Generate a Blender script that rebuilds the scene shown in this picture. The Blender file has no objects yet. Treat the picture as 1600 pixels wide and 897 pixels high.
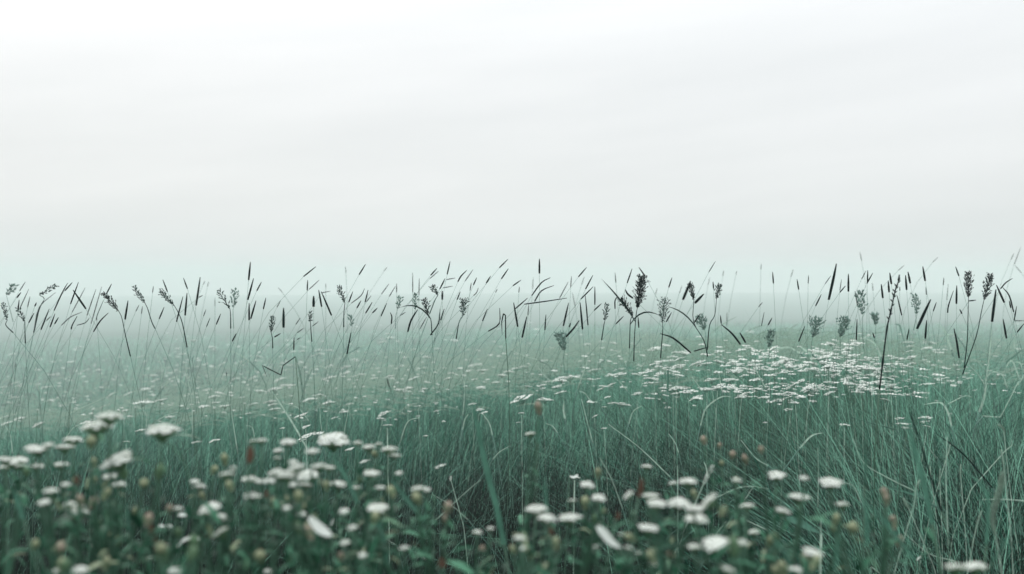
import bpy, math, random
import numpy as np
from mathutils import Vector, Matrix, Quaternion

random.seed(11)
RNG = np.random.default_rng(11)
SC = bpy.context.scene
COL = SC.collection
F = 1570.0          # focal length in photo pixels
CZ = 1.35           # camera height
HY = 430.0          # horizon row
CANOPY = 0.75


def gz(y, x=0.0):
    """ground height: the meadow falls away gently beyond the near grass"""
    y = np.asarray(y, float); x = np.asarray(x, float)
    tilt = 0.13 * np.clip(-x / np.maximum(np.abs(y), .5), -.12, .65) * np.clip(y - 2.2, 0, 16)
    return -tilt + np.interp(y, [2.5, 4, 7, 10, 14, 22, 35, 55, 80, 120], [0, -.04, -.19, -.37, -.62, -1.05, -1.6, -2.35, -3.1, -4.1])


def top_drop(y, x=0.0):
    """how far the mean grass tops lie below the camera at distance y"""
    return CZ - (float(gz(y, x)) + CANOPY + 0.22 * math.exp(-((y - 1.5) / 1.1) ** 2))


def ridge(x, y):
    """a low bank in the meadow, right of the middle, where the flowers crowd"""
    return 0.24 * np.exp(-((x / np.maximum(y, .5) - .27) / .15) ** 2) * np.clip((y - 3.1) / 1.6, 0, 1) * np.exp(-(np.maximum(y - 8.5, 0) / 4.0) ** 2)


def dist_for(py, lift=0.0, px=None):
    """distance at which something standing lift metres above the grass tops shows at row py"""
    best = 1.6
    for i in range(1, 700):
        y = 1.4 + i * 0.08
        rd = 0.0 if px is None else float(ridge((px - 800) / F * y, y))
        if F * (top_drop(y, 0.0 if px is None else (px - 800) / F * y) - lift - rd) / y <= py - HY:
            return y
    return 30.0


def at(px, py, d):
    """pixel of the photo at a distance in metres -> world point"""
    return Vector(((px - 800.0) / F * d, d, CZ - (py - HY) / F * d))


# ------------------------------------------------------------------ materials
def principled(name, col, rough=0.6, spec=0.3, trans=0.0, var=0.0, tint=None, scale=60.0, island=False):
    m = bpy.data.materials.new(name)
    m.use_nodes = True
    nt = m.node_tree
    b = nt.nodes['Principled BSDF']
    b.inputs['Roughness'].default_value = rough
    b.inputs['Specular IOR Level'].default_value = spec
    out = nt.nodes['Material Output']
    src = None
    if tint is not None:
        a = nt.nodes.new('ShaderNodeAttribute')
        a.attribute_name = 'tint'
        r = nt.nodes.new('ShaderNodeValToRGB')
        e = r.color_ramp.elements
        while len(e) < len(tint):
            e.new(0.5)
        for k, (p, c) in enumerate(tint):
            e[k].position = p
            e[k].color = (*c, 1)
        nt.links.new(a.outputs['Fac'], r.inputs['Fac'])
        src = r.outputs['Color']
    else:
        n = nt.nodes.new('ShaderNodeTexNoise')
        n.inputs['Scale'].default_value = scale
        n.inputs['Detail'].default_value = 3
        g = nt.nodes.new('ShaderNodeNewGeometry')
        nt.links.new(g.outputs['Position'], n.inputs['Vector'])
        r = nt.nodes.new('ShaderNodeValToRGB')
        e = r.color_ramp.elements
        e[0].position = 0.3
        e[1].position = 0.7
        v = max(var, 0.05)
        e[0].color = (*[c * (1 - v) for c in col], 1)
        e[1].color = (*[min(1, c * (1 + v)) for c in col], 1)
        nt.links.new(n.outputs['Fac'], r.inputs['Fac'])
        src = r.outputs['Color']
    nt.links.new(src, b.inputs['Base Color'])
    if trans > 0:
        t = nt.nodes.new('ShaderNodeBsdfTranslucent')
        nt.links.new(src, t.inputs['Color'])
        mx = nt.nodes.new('ShaderNodeMixShader')
        mx.inputs[0].default_value = trans
        nt.links.new(b.outputs[0], mx.inputs[1])
        nt.links.new(t.outputs[0], mx.inputs[2])
        nt.links.new(mx.outputs[0], out.inputs['Surface'])
    return m


M = {}
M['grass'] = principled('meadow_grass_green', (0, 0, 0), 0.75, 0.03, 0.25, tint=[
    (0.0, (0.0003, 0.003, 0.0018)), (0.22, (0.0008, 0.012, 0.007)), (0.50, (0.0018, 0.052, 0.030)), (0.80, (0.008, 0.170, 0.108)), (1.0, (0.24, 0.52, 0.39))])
M['straw'] = principled('bleached_straw', (0.42, 0.58, 0.48), 0.6, 0.3, 0.15, 0.25)
M['stem'] = principled('green_stem', (0.045, 0.12, 0.075), 0.55, 0.3, 0.1, 0.3)
M['palestem'] = principled('misty_grass_stem', (0.085, 0.19, 0.15), 0.6, 0.2, 0.1, 0.3)  # pale stalk green drawn towards the mist colour so stems blend in
M['dark'] = principled('dark_sedge', (0.003, 0.010, 0.010), 0.85, 0.03, 0.0, 0.35)
M['reedstem'] = principled('dark_reed_stem', (0.010, 0.030, 0.026), 0.8, 0.05, 0.0, 0.35)
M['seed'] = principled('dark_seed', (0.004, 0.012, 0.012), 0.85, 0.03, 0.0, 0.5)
M['seedmid'] = principled('mist_faded_seed', (0.020, 0.048, 0.040), 0.85, 0.03, 0.0, 0.5)  # dark seed made lighter, with the fading in mist put into its colour
M['seedpale'] = principled('hazy_seed', (0.13, 0.24, 0.20), 0.7, 0.2, 0.1, 0.4)  # palest seed tone, mist fading painted in
M['foxtail'] = principled('pale_foxtail', (0.26, 0.38, 0.30), 0.7, 0.2, 0.3, 0.3)
M['white'] = principled('white_floret', (0.80, 0.84, 0.80), 0.6, 0.2, 0.25, 0.08, scale=90)
M['calyx'] = principled('green_calyx', (0.09, 0.17, 0.09), 0.6, 0.3, 0.1, 0.3)
M['foliage'] = principled('leafy_green', (0, 0, 0), 0.5, 0.2, 0.3, tint=[
    (0.0, (0.004, 0.035, 0.018)), (0.5, (0.020, 0.120, 0.064)), (0.85, (0.09, 0.26, 0.16)), (1.0, (0.26, 0.32, 0.20))])
M['blade'] = principled('broad_blade', (0.075, 0.200, 0.145), 0.5, 0.2, 0.3, 0.2)
M['bud'] = principled('beige_bud', (0.33, 0.36, 0.23), 0.7, 0.2, 0.2, 0.25)
M['peach'] = principled('peach_bud', (0.34, 0.285, 0.225), 0.7, 0.2, 0.2, 0.25)
M['rust'] = principled('rust_leaf', (0.11, 0.062, 0.042), 0.6, 0.3, 0.2, 0.3)
M['soil'] = principled('dark_turf', (0.006, 0.050, 0.030), 0.95, 0.1, 0, 0.6, scale=3)


# ------------------------------------------------------------------ mesh helpers
class MB:
    def __init__(self):
        self.v = []; self.f = []; self.m = []; self.t = []; self.cur = 0.5

    def add(self, vs, fs, mi=0, tint=None):
        o = len(self.v)
        self.v += [tuple(p) for p in vs]
        self.t += [self.cur if tint is None else tint] * len(vs)
        self.f += [tuple(i + o for i in f) for f in fs]
        self.m += [mi] * len(fs)

    def tube(self, pts, rad, sides=5, mi=0, cap=True):
        n = len(pts)
        vs = []
        up = Vector((0.31, 0.11, 0.94)).normalized()
        for i, p in enumerate(pts):
            a = pts[max(0, i - 1)]; b = pts[min(n - 1, i + 1)]
            d = (Vector(b) - Vector(a)).normalized()
            x = d.cross(up)
            if x.length < 1e-3:
                x = d.cross(Vector((1, 0, 0)))
            x.normalize(); y = d.cross(x)
            r = rad[i] if hasattr(rad, '__len__') else rad
            for k in range(sides):
                an = 2 * math.pi * k / sides
                vs.append(Vector(p) + x * (math.cos(an) * r) + y * (math.sin(an) * r))
        fs = []
        for i in range(n - 1):
            for k in range(sides):
                k2 = (k + 1) % sides
                fs.append((i * sides + k, i * sides + k2, (i + 1) * sides + k2, (i + 1) * sides + k))
        if cap:
            fs.append(tuple(range(sides))[::-1])
            fs.append(tuple((n - 1) * sides + k for k in range(sides)))
        self.add(vs, fs, mi)

    def seed(self, p, d, L, r, mi=0):
        """a pointed grain along direction d"""
        d = d.normalized()
        x = d.orthogonal().normalized(); y = d.cross(x)
        c = p + d * (L * 0.42)
        vs = [p] + [c + x * (r * math.cos(a)) + y * (r * math.sin(a)) for a in (0, 2.09, 4.19)] + [p + d * L]
        fs = [(0, 2, 1), (0, 3, 2), (0, 1, 3), (4, 1, 2), (4, 2, 3), (4, 3, 1)]
        self.add(vs, fs, mi)

    def leaf(self, pts, w, nrm=None, mi=0, fold=0.25, tint=None, shape=None):
        """a folded ribbon leaf along pts, widths by shape"""
        n = len(pts)
        vs = []
        for i, p in enumerate(pts):
            a = pts[max(0, i - 1)]; b = pts[min(n - 1, i + 1)]
            d = (Vector(b) - Vector(a)).normalized()
            nn = nrm if nrm is not None else Vector((0, -1, 0.3))
            s = d.cross(nn)
            if s.length < 1e-3:
                s = d.orthogonal()
            s.normalize()
            u = s.cross(d)
            t = i / (n - 1)
            ww = w * (shape(t) if shape else max(0.03, math.sin(math.pi * min(1, 0.12 + 0.88 * t)) ** 0.8))
            vs += [Vector(p) - s * ww / 2, Vector(p) - u * ww * fold, Vector(p) + s * ww / 2]
        fs = []
        for i in range(n - 1):
            a = i * 3; b = a + 3
            fs += [(a, a + 1, b + 1, b), (a + 1, a + 2, b + 2, b + 1)]
        self.add(vs, fs, mi, tint)

    def mesh(self, name, mats, smooth=True, tint=False):
        me = bpy.data.meshes.new(name)
        me.from_pydata(self.v, [], self.f)
        for mt in mats:
            me.materials.append(mt)
        if len(mats) > 1:
            me.polygons.foreach_set('material_index', self.m)
        if smooth:
            me.polygons.foreach_set('use_smooth', [True] * len(self.f))
        if tint:
            at_ = me.attributes.new('tint', 'FLOAT', 'POINT')
            at_.data.foreach_set('value', self.t)
        me.update()
        return me


def link(name, me, parent=None):
    o = bpy.data.objects.new(name, me)
    COL.objects.link(o)
    if parent is not None:
        o.parent = parent
    return o


def thing(name, label, cat, loc, group=None):
    o = bpy.data.objects.new(name, None)
    o.empty_display_size = 0.1
    COL.objects.link(o)
    o.location = loc
    o['label'] = label; o['category'] = cat; o['kind'] = 'thing'
    if len(label.split()) > 16:
        print('LONG', label)
    if group:
        o['group'] = group
    return o


def bez(a, b, c, n):
    return [a * ((1 - t) ** 2) + b * (2 * t * (1 - t)) + c * (t * t) for t in [i / (n - 1) for i in range(n)]]


def spline(pts, n):
    """Catmull-Rom through the points"""
    P = [Vector(p) for p in pts]
    if len(P) == 2:
        return [P[0].lerp(P[1], i / (n - 1)) for i in range(n)]
    E = [P[0] * 2 - P[1]] + P + [P[-1] * 2 - P[-2]]
    out = []
    m = len(P) - 1
    for i in range(n):
        s = i / (n - 1) * m
        k = min(int(s), m - 1); t = s - k
        a, b, c, d = E[k], E[k + 1], E[k + 2], E[k + 3]
        out.append(0.5 * ((2 * b) + (c - a) * t + (2 * a - 5 * b + 4 * c - d) * t * t + (3 * b - a - 3 * c + d) * t ** 3))
    return out


def to_ground(p, d, spread=0.35):
    """a path that continues from p along direction d and settles into the ground"""
    g0 = float(gz(p.y, p.x)) - .01
    h = p.z - g0
    d = Vector(d).normalized()
    if d.z > -.25:
        d = Vector((d.x * .5, d.y, -.6)).normalized()
    dx = max(-0.9, min(0.9, d.x / max(0.25, -d.z))) if d.z < 0 else random.uniform(-.2, .2)
    rx, ry = p.x + dx * h * spread + random.uniform(-.05, .05), p.y + random.uniform(-.05, .05)
    root = Vector((rx, ry, float(gz(ry, rx)) - .01))
    c1 = p + d * (h * .30)
    c2 = root + Vector((random.uniform(-.04, .04), 0, h * .38))
    return [p * (1 - t) ** 3 + c1 * 3 * t * (1 - t) ** 2 + c2 * 3 * t * t * (1 - t) + root * t ** 3 for t in [i / 8 for i in range(9)]]


# ------------------------------------------------------------------ ground, grass
def field(x, y, s=0.0):
    return (np.sin(x * 1.7 + 1.3 * np.sin(y * 0.9 + s) + s) + np.sin(y * 2.3 + 1.1 * np.sin(x * 1.4 + 2 * s) + 2.1 + s)
            + 0.6 * np.sin(x * 4.9 + y * 3.1 + s * 3) + 0.5 * np.sin(x * 3.3 - y * 5.2 + s)) / 3.1


def canopy(x, y):
    """height of the grass tops"""
    bump = ridge(x, y) + 0.10 * np.exp(-((x + 0.9) / 0.9) ** 2 - ((y - 5.6) / 1.2) ** 2)
    edge = 0.14 * np.clip((x / np.maximum(y, .5) - .36) / .12, 0, 1) * np.exp(-((y - 2.9) / 1.6) ** 2)
    dip = edge - 0.10 * np.exp(-((x - 0.0) / 0.5) ** 2 - ((y - 2.6) / 0.7) ** 2)
    return (CANOPY + 0.22 * np.exp(-((y - 1.5) / 1.1) ** 2)) * (1 + 0.13 * field(x * 1.5, y * 1.5, 0.7)) + bump + dip


def grass_patch(y0, y1, tufts_per_m2, per, w0, w1, margin, segs=5, hs=1.0, spread=0.05, lv=0.20, t_add=0.0, t_mul=1.0, pale=0.09, xr=None):
    n = int(tufts_per_m2 * ((0.56 * (y1 ** 2 - y0 ** 2)) + 2 * margin * (y1 - y0)))
    # sample y with the widening strip
    ys = RNG.uniform(y0, y1, n * 3)
    ok = RNG.uniform(0, 0.56 * y1 + margin, n * 3) < 0.56 * ys + margin
    ys = ys[ok][:n]
    xs = RNG.uniform(-1, 1, len(ys)) * (0.56 * ys + margin)
    if xr is not None:
        xs = RNG.uniform(xr[0], xr[1], len(ys)) * ys
    keep = RNG.uniform(0, 1, len(ys)) < 0.62 + 0.5 * field(xs * 2.2, ys * 2.2, 3.0)
    xs, ys = xs[keep], ys[keep]
    nt = len(xs)
    x = np.repeat(xs, per); y = np.repeat(ys, per)
    th = np.repeat(RNG.uniform(0.75, 1.12, nt), per)
    tt = np.repeat(RNG.uniform(0, 1, nt), per)
    N = len(x)
    ox = RNG.normal(0, spread, N); oy = RNG.normal(0, spread, N)
    x = x + ox; y = y + oy
    h = canopy(x, y) * th * RNG.uniform(0.55, 1.08, N) * hs
    h = np.minimum(h, 1.16 + 0.10 * RNG.uniform(0, 1, N))
    wind = 0.16 + 0.10 * field(x, y, 1.9) - 0.95 * np.exp(-((x / np.maximum(y, .5) - .33) / .15) ** 2 - ((y - 3.2) / 1.6) ** 2)
    lx = wind + ox * 3.0 + RNG.normal(0, lv, N)
    ly = oy * 3.0 + RNG.normal(0, 0.18, N) + 0.02
    droop = RNG.uniform(0.0, 0.55, N) ** 1.3
    w = RNG.uniform(w0, w1, N)
    phi = RNG.uniform(0, np.pi, N)
    bend = RNG.uniform(1.5, 3.0, N)
    S = segs + 1
    t = np.linspace(0, 1, S)[None, :]
    hh = h[:, None]
    px = x[:, None] + lx[:, None] * hh * t ** bend[:, None]
    py = y[:, None] + ly[:, None] * hh * t ** bend[:, None]
    pz = gz(y, x)[:, None] + hh * (t - droop[:, None] * t ** 4 * 0.9 * (np.abs(lx) + np.abs(ly))[:, None] * 2.0)
    ww = w[:, None] * 0.5 * np.clip(1.0 - t ** 2.2, 0.06, 1)
    dx = np.cos(phi)[:, None] * ww; dy = np.sin(phi)[:, None] * ww * 0.7
    co = np.empty((N, S, 2, 3), np.float32)
    co[:, :, 0, 0] = px - dx; co[:, :, 0, 1] = py - dy; co[:, :, 0, 2] = pz
    co[:, :, 1, 0] = px + dx; co[:, :, 1, 1] = py + dy; co[:, :, 1, 2] = pz
    base = (np.arange(N) * S * 2)[:, None]
    k = np.arange(segs)[None, :] * 2
    q = np.stack([base + k, base + k + 1, base + k + 3, base + k + 2], -1).reshape(-1, 4)
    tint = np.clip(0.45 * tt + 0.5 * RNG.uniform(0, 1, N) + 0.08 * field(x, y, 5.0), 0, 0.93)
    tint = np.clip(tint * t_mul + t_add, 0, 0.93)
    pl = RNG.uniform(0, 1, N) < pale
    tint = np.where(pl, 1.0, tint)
    co = co.reshape(N, S, 2, 3); mid = co.mean(2, keepdims=True); co = np.where(pl[:, None, None, None], mid + (co - mid) * 1.25, co)
    return co.reshape(-1, 3), q, np.repeat(tint, S * 2).astype(np.float32)


def build_mesh(name, co, q, tint, mat):
    me = bpy.data.meshes.new(name)
    me.vertices.add(len(co)); me.vertices.foreach_set('co', co.astype(np.float32).ravel())
    me.loops.add(q.size); me.loops.foreach_set('vertex_index', q.astype(np.int32).ravel())
    me.polygons.add(len(q))
    me.polygons.foreach_set('loop_start', np.arange(len(q), dtype=np.int32) * q.shape[1])
    me.polygons.foreach_set('use_smooth', np.ones(len(q), bool))
    a = me.attributes.new('tint', 'FLOAT', 'POINT'); a.data.foreach_set('value', tint)
    me.materials.append(mat)
    me.update(calc_edges=True)
    return me


me = bpy.data.meshes.new('ground')
YS = [-300, -20, -4, 0, 2.5, 4, 5.5, 7, 8.5, 10, 12, 14, 18, 22, 28, 35, 45, 55, 67, 80, 100, 120, 200, 300]
XS = [-300, -150, -60, -40, -30, -22, -16, -12, -9, -7, -5, -4, -3, -2, -1, 0, 1, 2, 4, 8, 20, 60, 150, 300]
gv = [(x, y, float(gz(y, x))) for y in YS for x in XS]
nx = len(XS)
me.from_pydata(gv, [], [(r * nx + c, r * nx + c + 1, (r + 1) * nx + c + 1, (r + 1) * nx + c) for r in range(len(YS) - 1) for c in range(nx - 1)])
me.polygons.foreach_set('use_smooth', [True] * len(me.polygons))
me.materials.append(M['soil'])
g = link('ground', me); g['kind'] = 'structure'

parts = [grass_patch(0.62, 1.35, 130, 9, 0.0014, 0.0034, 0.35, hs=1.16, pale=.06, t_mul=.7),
         grass_patch(1.25, 4.6, 215, 17, 0.0014, 0.0034, 0.9, t_mul=.20, pale=.012),  # near tints cut down: shade deep in the grass put into the colour
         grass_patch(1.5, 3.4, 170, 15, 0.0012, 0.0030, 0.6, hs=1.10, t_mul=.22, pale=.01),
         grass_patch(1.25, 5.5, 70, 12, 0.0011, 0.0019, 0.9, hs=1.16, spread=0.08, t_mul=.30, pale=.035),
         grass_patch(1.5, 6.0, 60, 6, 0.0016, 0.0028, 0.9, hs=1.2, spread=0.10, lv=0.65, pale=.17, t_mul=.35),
         grass_patch(1.7, 4.4, 44, 9, 0.0016, 0.0034, 0.0, hs=1.42, spread=0.08, lv=0.45, pale=.45, t_add=.2, xr=(.34, .60)),
         grass_patch(4.4, 9.5, 50, 8, 0.0016, 0.0034, 0.0, hs=1.10, spread=0.08, lv=0.75, pale=.5, t_add=.2, xr=(.12, .44)),
         grass_patch(4.0, 9.0, 40, 5, 0.0014, 0.0026, 0.0, hs=1.28, spread=0.08, lv=0.40, pale=.7, t_add=.1, xr=(.05, .50)),
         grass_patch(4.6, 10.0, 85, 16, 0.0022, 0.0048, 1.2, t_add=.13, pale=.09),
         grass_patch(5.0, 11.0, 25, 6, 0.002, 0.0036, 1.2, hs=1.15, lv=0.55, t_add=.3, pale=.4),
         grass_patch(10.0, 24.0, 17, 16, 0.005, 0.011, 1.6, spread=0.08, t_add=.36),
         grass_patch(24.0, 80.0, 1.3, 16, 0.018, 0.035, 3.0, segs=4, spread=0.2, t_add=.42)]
off = 0; CO = []; Q = []; TT = []
for co, q, t in parts:
    CO.append(co); Q.append(q + off); TT.append(t); off += len(co)
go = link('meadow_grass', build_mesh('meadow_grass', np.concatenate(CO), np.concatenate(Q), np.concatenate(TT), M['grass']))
go['kind'] = 'stuff'; go['label'] = 'dense fine green meadow grass fading into the mist'; go['category'] = 'grass'
del CO, Q, TT, parts

# pale wispy seed tips lying nearly level over the misty part of the meadow
def wisps(n, y0, y1, x0, x1):
    k = 5
    y = RNG.uniform(y0, y1, n); x = RNG.uniform(x0, x1, n) * y
    z = gz(y, x) + canopy(x, y) + RNG.uniform(-.12, .05, n)
    L = RNG.uniform(.05, .28, n); an = RNG.normal(0.05, .22, n); yaw = RNG.normal(0, .5, n)
    t = np.linspace(0, 1, k)[None, :]
    px = x[:, None] + (L * np.cos(yaw))[:, None] * t
    py = y[:, None] + (L * np.sin(yaw))[:, None] * t
    pz = z[:, None] + (L * an)[:, None] * t - (L * .35)[:, None] * (t - .5) ** 2
    w = (RNG.uniform(.0020, .0055, n))[:, None] * np.sin(np.pi * np.clip(t, .05, .95))
    co = np.empty((n, k, 2, 3), np.float32)
    for s, sg in ((0, -1), (1, 1)):
        co[:, :, s, 0] = px; co[:, :, s, 1] = py + sg * w * .4; co[:, :, s, 2] = pz + sg * w
    base = (np.arange(n) * k * 2)[:, None]; kk = np.arange(k - 1)[None, :] * 2
    q = np.stack([base + kk, base + kk + 1, base + kk + 3, base + kk + 2], -1).reshape(-1, 4)
    return co.reshape(-1, 3), q, np.full(n * k * 2, 0.5, np.float32)


c1, q1, t1 = wisps(12000, 10, 30, -.6, .15)
c2, q2, t2 = wisps(6000, 7, 24, -.35, .6)
c3, q3, t3 = wisps(900, 6.0, 10, .12, .42)
wo = link('seed_wisps', build_mesh('seed_wisps', np.concatenate([c1, c2, c3]), np.concatenate([q1, q2 + len(c1), q3 + len(c1) + len(c2)]),
                                   np.concatenate([t1, t2, t3]), M['foxtail']))
wo['kind'] = 'stuff'; wo['label'] = 'pale wispy seed tips over the misty grass'; wo['category'] = 'seed tips'

# ------------------------------------------------------------------ tall dark seed heads (panicles)
TILE = {'A': (0, 380, 3.9), 'B': (400, 380, 3.9), 'C': (800, 380, 3.9), 'D': (1200, 380, 3.9),
        'F1': (0, 600, 3.02), 'F2': (400, 600, 3.02), 'F3': (800, 600, 3.02), 'F4': (1200, 600, 3.02)}


def T(tile, u, v):
    x0, y0, s = TILE[tile]
    return x0 + u / s, y0 + v / s


def panicle_mesh(mb, top, bot, width, n, dense=1.0, grain=0.0042):
    ax = top - bot; L = ax.length; a = ax.normalized()
    mb.tube([bot, bot.lerp(top, .5), top], [.0011, .0008, .0004], 4)
    side0 = a.cross(Vector((0, 1, 0))).normalized(); dep = a.cross(side0)
    nb = max(6, int(n * 0.30))
    for i in range(nb):
        t = (i + random.random() * .7) / nb
        prof = (math.sin(math.pi * min(1, .16 + .84 * (1 - t))) ** .75) * (0.55 + .45 * (1 - t))
        r = width * 0.55 * prof * random.uniform(.45, 1.3)
        an = i * 2.4 + random.uniform(-.4, .4)
        out = side0 * math.cos(an) + dep * math.sin(an) * .8
        p0 = bot + ax * (t * .96)
        p1 = p0 + out * r + a * (r * random.uniform(.5, 1.1) + L * .03)
        mb.tube([p0, p0.lerp(p1, .5) + a * (-.06 * r), p1], [.0005, .0004, .0003], 3, cap=False)
        m = max(2, int(n / nb))
        for k in range(m):
            s = random.uniform(.25, 1.05)
            q = p0.lerp(p1, s) + Vector([random.uniform(-1, 1) * width * .05 for _ in range(3)])
            d = (out * random.uniform(.3, 1.0) + a * random.uniform(.5, 1.2) + Vector([random.uniform(-.3, .3) for _ in range(3)]))
            mb.seed(q, d, grain * random.uniform(.8, 1.7) * dense, grain * .27 * random.uniform(.8, 1.3) * dense)


LAND = []      # (x, y, phrase) used to say where a repeat stands


# kind of head, tile, top, bottom, stem points, width px(1600), grains, distance, material, phrase for neighbours, label
PAN = [
 ('A', (632, 305), (722, 412), [(742, 452), (760, 540), (778, 620), (795, 690)], 13, 150, 2.6, 'seed', 'the dark seed head drooping left', 'dark dense seed head nodding to the upper left on a kinked black stem'),
 ('A', (816, 266), (884, 366), [(900, 400), (925, 480), (945, 520)], 11, 90, 3.2, 'seed', 'the small feathery head tipped left', 'small feathery dark seed head tipped to the left on a faint stem'),
 ('A', (978, 294), (1062, 380), [(1085, 420), (1112, 490), (1140, 635)], 12, 120, 2.8, 'seed', 'the nodding arched-stemmed head', 'dark seed head nodding left at the end of a long arched stem'),
 ('A', (16, 368), (44, 470), [(36, 500), (80, 545)], 11, 70, 3.0, 'seed', 'the ragged head at the left edge', 'ragged dark seed head leaning left at the left edge of the meadow'),
 ('A', (105, 392), (152, 478), [(152, 530), (155, 610)], 9, 60, 3.3, 'seed', 'the thin head near the left edge', 'thin dark ragged seed head beside the head at the left edge'),
 ('A', (88, 258), (40, 320), [(60, 400), (80, 480)], 9, 45, 5.0, 'seedpale', 'the faint comb-like head far left', 'faint grey comb-like seed head highest at the far left'),
 ('A', (342, 256), (240, 316), [(270, 340), (240, 400), (205, 545)], 9, 60, 3.6, 'seed', 'the flat wind-blown head', 'flat wind-blown seed head laid almost level above curved dark stalks'),
 ('A', (1328, 288), (1402, 402), [(1405, 440), (1406, 520)], 16, 80, 3.2, 'seed', 'the loose spreading head', 'loose spreading dark seed head with wiry branches, tip bent left'),
 ('A', (1430, 288), (1424, 392), [(1420, 420), (1424, 520)], 18, 70, 4.0, 'seedpale', 'the faint bushy head', 'faint bushy seed head close beside the loose spreading one'),
 ('B', (100, 448), (92, 545), [(100, 580), (102, 640)], 11, 100, 2.8, 'seed', 'the low dark oat head', 'low dark oat-like seed head with two black blades beside it'),
 ('B', (330, 422), (332, 482), [(334, 520), (340, 600)], 7, 45, 3.4, 'seed', 'the tiny dark spikelet head', 'tiny dark spikelet head low between black rods'),
 ('B', (506, 264), (542, 362), [(536, 420), (534, 512)], 13, 100, 3.0, 'seed', 'the lone triangular head', 'lone triangular dark seed head on a straight thin stem'),
 ('B', (574, 446), (586, 505), [(580, 550), (556, 674)], 8, 40, 4.2, 'seedpale', 'the faint little head', 'faint little seed head above a dark slanting stalk'),
 ('B', (880, 334), (864, 402), [(850, 450), (850, 520)], 9, 60, 3.6, 'seedpale', 'the small striped grey head', 'small grey striped seed head standing alone in pale mist'),
 ('B', (972, 308), (972, 404), [(960, 440), (930, 520)], 11, 85, 3.4, 'seedpale', 'the pale feather-like head', 'pale feather-like seed head left of a dark leaf-like one'),
 ('B', (1024, 344), (1050, 436), [(1066, 470), (1072, 560)], 14, 120, 2.6, 'seed', 'the dark leaf-shaped head', 'dark leaf-shaped seed head, plump and streaked, on a short slanting stem'),
 ('B', (1076, 262), (1108, 318), [(1090, 350), (1058, 430)], 14, 70, 3.0, 'seed', 'the ragged head among blades', 'small ragged dark head crossed by black blades'),
 ('B', (1268, 344), (1262, 442), [(1238, 480), (1220, 582)], 19, 120, 2.9, 'seed', 'the broad-leaved dark head', 'broad dark head with leafy upward strokes on a thick curved stem'),
 ('C', (792, 205), (764, 396), [(756, 440), (746, 580), (742, 720)], 25, 480, 2.3, 'seed', 'the largest black seed head', 'largest and densest black seed head, upright on a straight stem'),
 ('C', (662, 338), (738, 440), [(722, 470), (718, 560), (716, 640)], 17, 170, 2.5, 'seed', 'the head beside the largest one', 'dark seed head drooping left, touching the largest black head'),
 ('C', (578, 372), (566, 474), [(560, 500), (546, 590)], 10, 90, 3.0, 'seed', 'the slim striped head', 'slim upright striped seed head on a faint straight stem'),
 ('C', (930, 345), (918, 486), [(918, 540), (905, 700)], 25, 170, 2.9, 'seed', 'the wiry thistle-like head', 'wiry thistle-like seed head with branches spreading both ways'),
 ('C', (1086, 250), (1108, 345), [(1106, 480), (1168, 590), (1192, 690)], 13, 140, 2.7, 'seed', 'the head behind a thick blade', 'dark seed head just right of a thick black slanting blade'),
 ('C', (1262, 254), (1246, 342), [(1235, 440), (1204, 500), (1190, 650)], 12, 130, 2.8, 'seed', 'the pointed bent-stemmed head', 'small pointed dark seed head on a bent wiry stem'),
 ('C', (290, 555), (320, 655), [(314, 700), (320, 790)], 22, 170, 4.2, 'seedpale', 'the bushy grey-green head', 'bushy grey green seed head low above the white flowers'),
 ('C', (1150, 455), (1175, 530), [(1180, 560), (1186, 680)], 22, 120, 4.4, 'seedpale', 'the hazy bushy head', 'hazy bushy seed head between two bent wiry stems'),
 ('D', (1218, 182), (1222, 332), [(1219, 450), (1214, 600), (1196, 760)], 17, 230, 2.3, 'seed', 'the left twin head', 'left of two tall twin seed heads, spear-shaped on an upright stem'),
 ('D', (1356, 196), (1316, 346), [(1300, 420), (1268, 570), (1186, 800)], 18, 210, 2.3, 'seed', 'the right twin head', 'right of two tall twin seed heads, fan-shaped on a slanting stem'),
 ('D', (898, 318), (908, 432), [(900, 470), (888, 530)], 17, 110, 3.5, 'seedpale', 'the grey round head', 'round grey seed head with a dark tip left of a thick slanting rod'),
 ('D', (562, 300), (578, 436), [(576, 500), (582, 640)], 17, 110, 4.6, 'seedpale', 'the faded candelabra head', 'faded candelabra-like seed head with raised side branches'),
 ('D', (300, 470), (274, 574), [(268, 600), (262, 650)], 28, 220, 3.8, 'seedpale', 'the broad umbrella-like head', 'broad umbrella-like grey seed head at the edge of the flower bank'),
 ('D', (470, 462), (440, 575), [(440, 610), (440, 680)], 24, 190, 4.0, 'seedpale', 'the fluffy grey plume', 'fluffy grey plume rising just behind the white flower bank'),
 ('D', (15, 540), (8, 635), [(8, 660), (4, 720)], 20, 150, 4.0, 'seedpale', 'the tufted grey head', 'tufted grey seed head low behind the white flowers, right of centre'),
 ('D', (650, 440), (660, 500), [(655, 540), (650, 600)], 14, 60, 5.5, 'seedpale', 'the ghostly little head', 'ghostly little seed head almost lost in the mist'),
]

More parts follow.
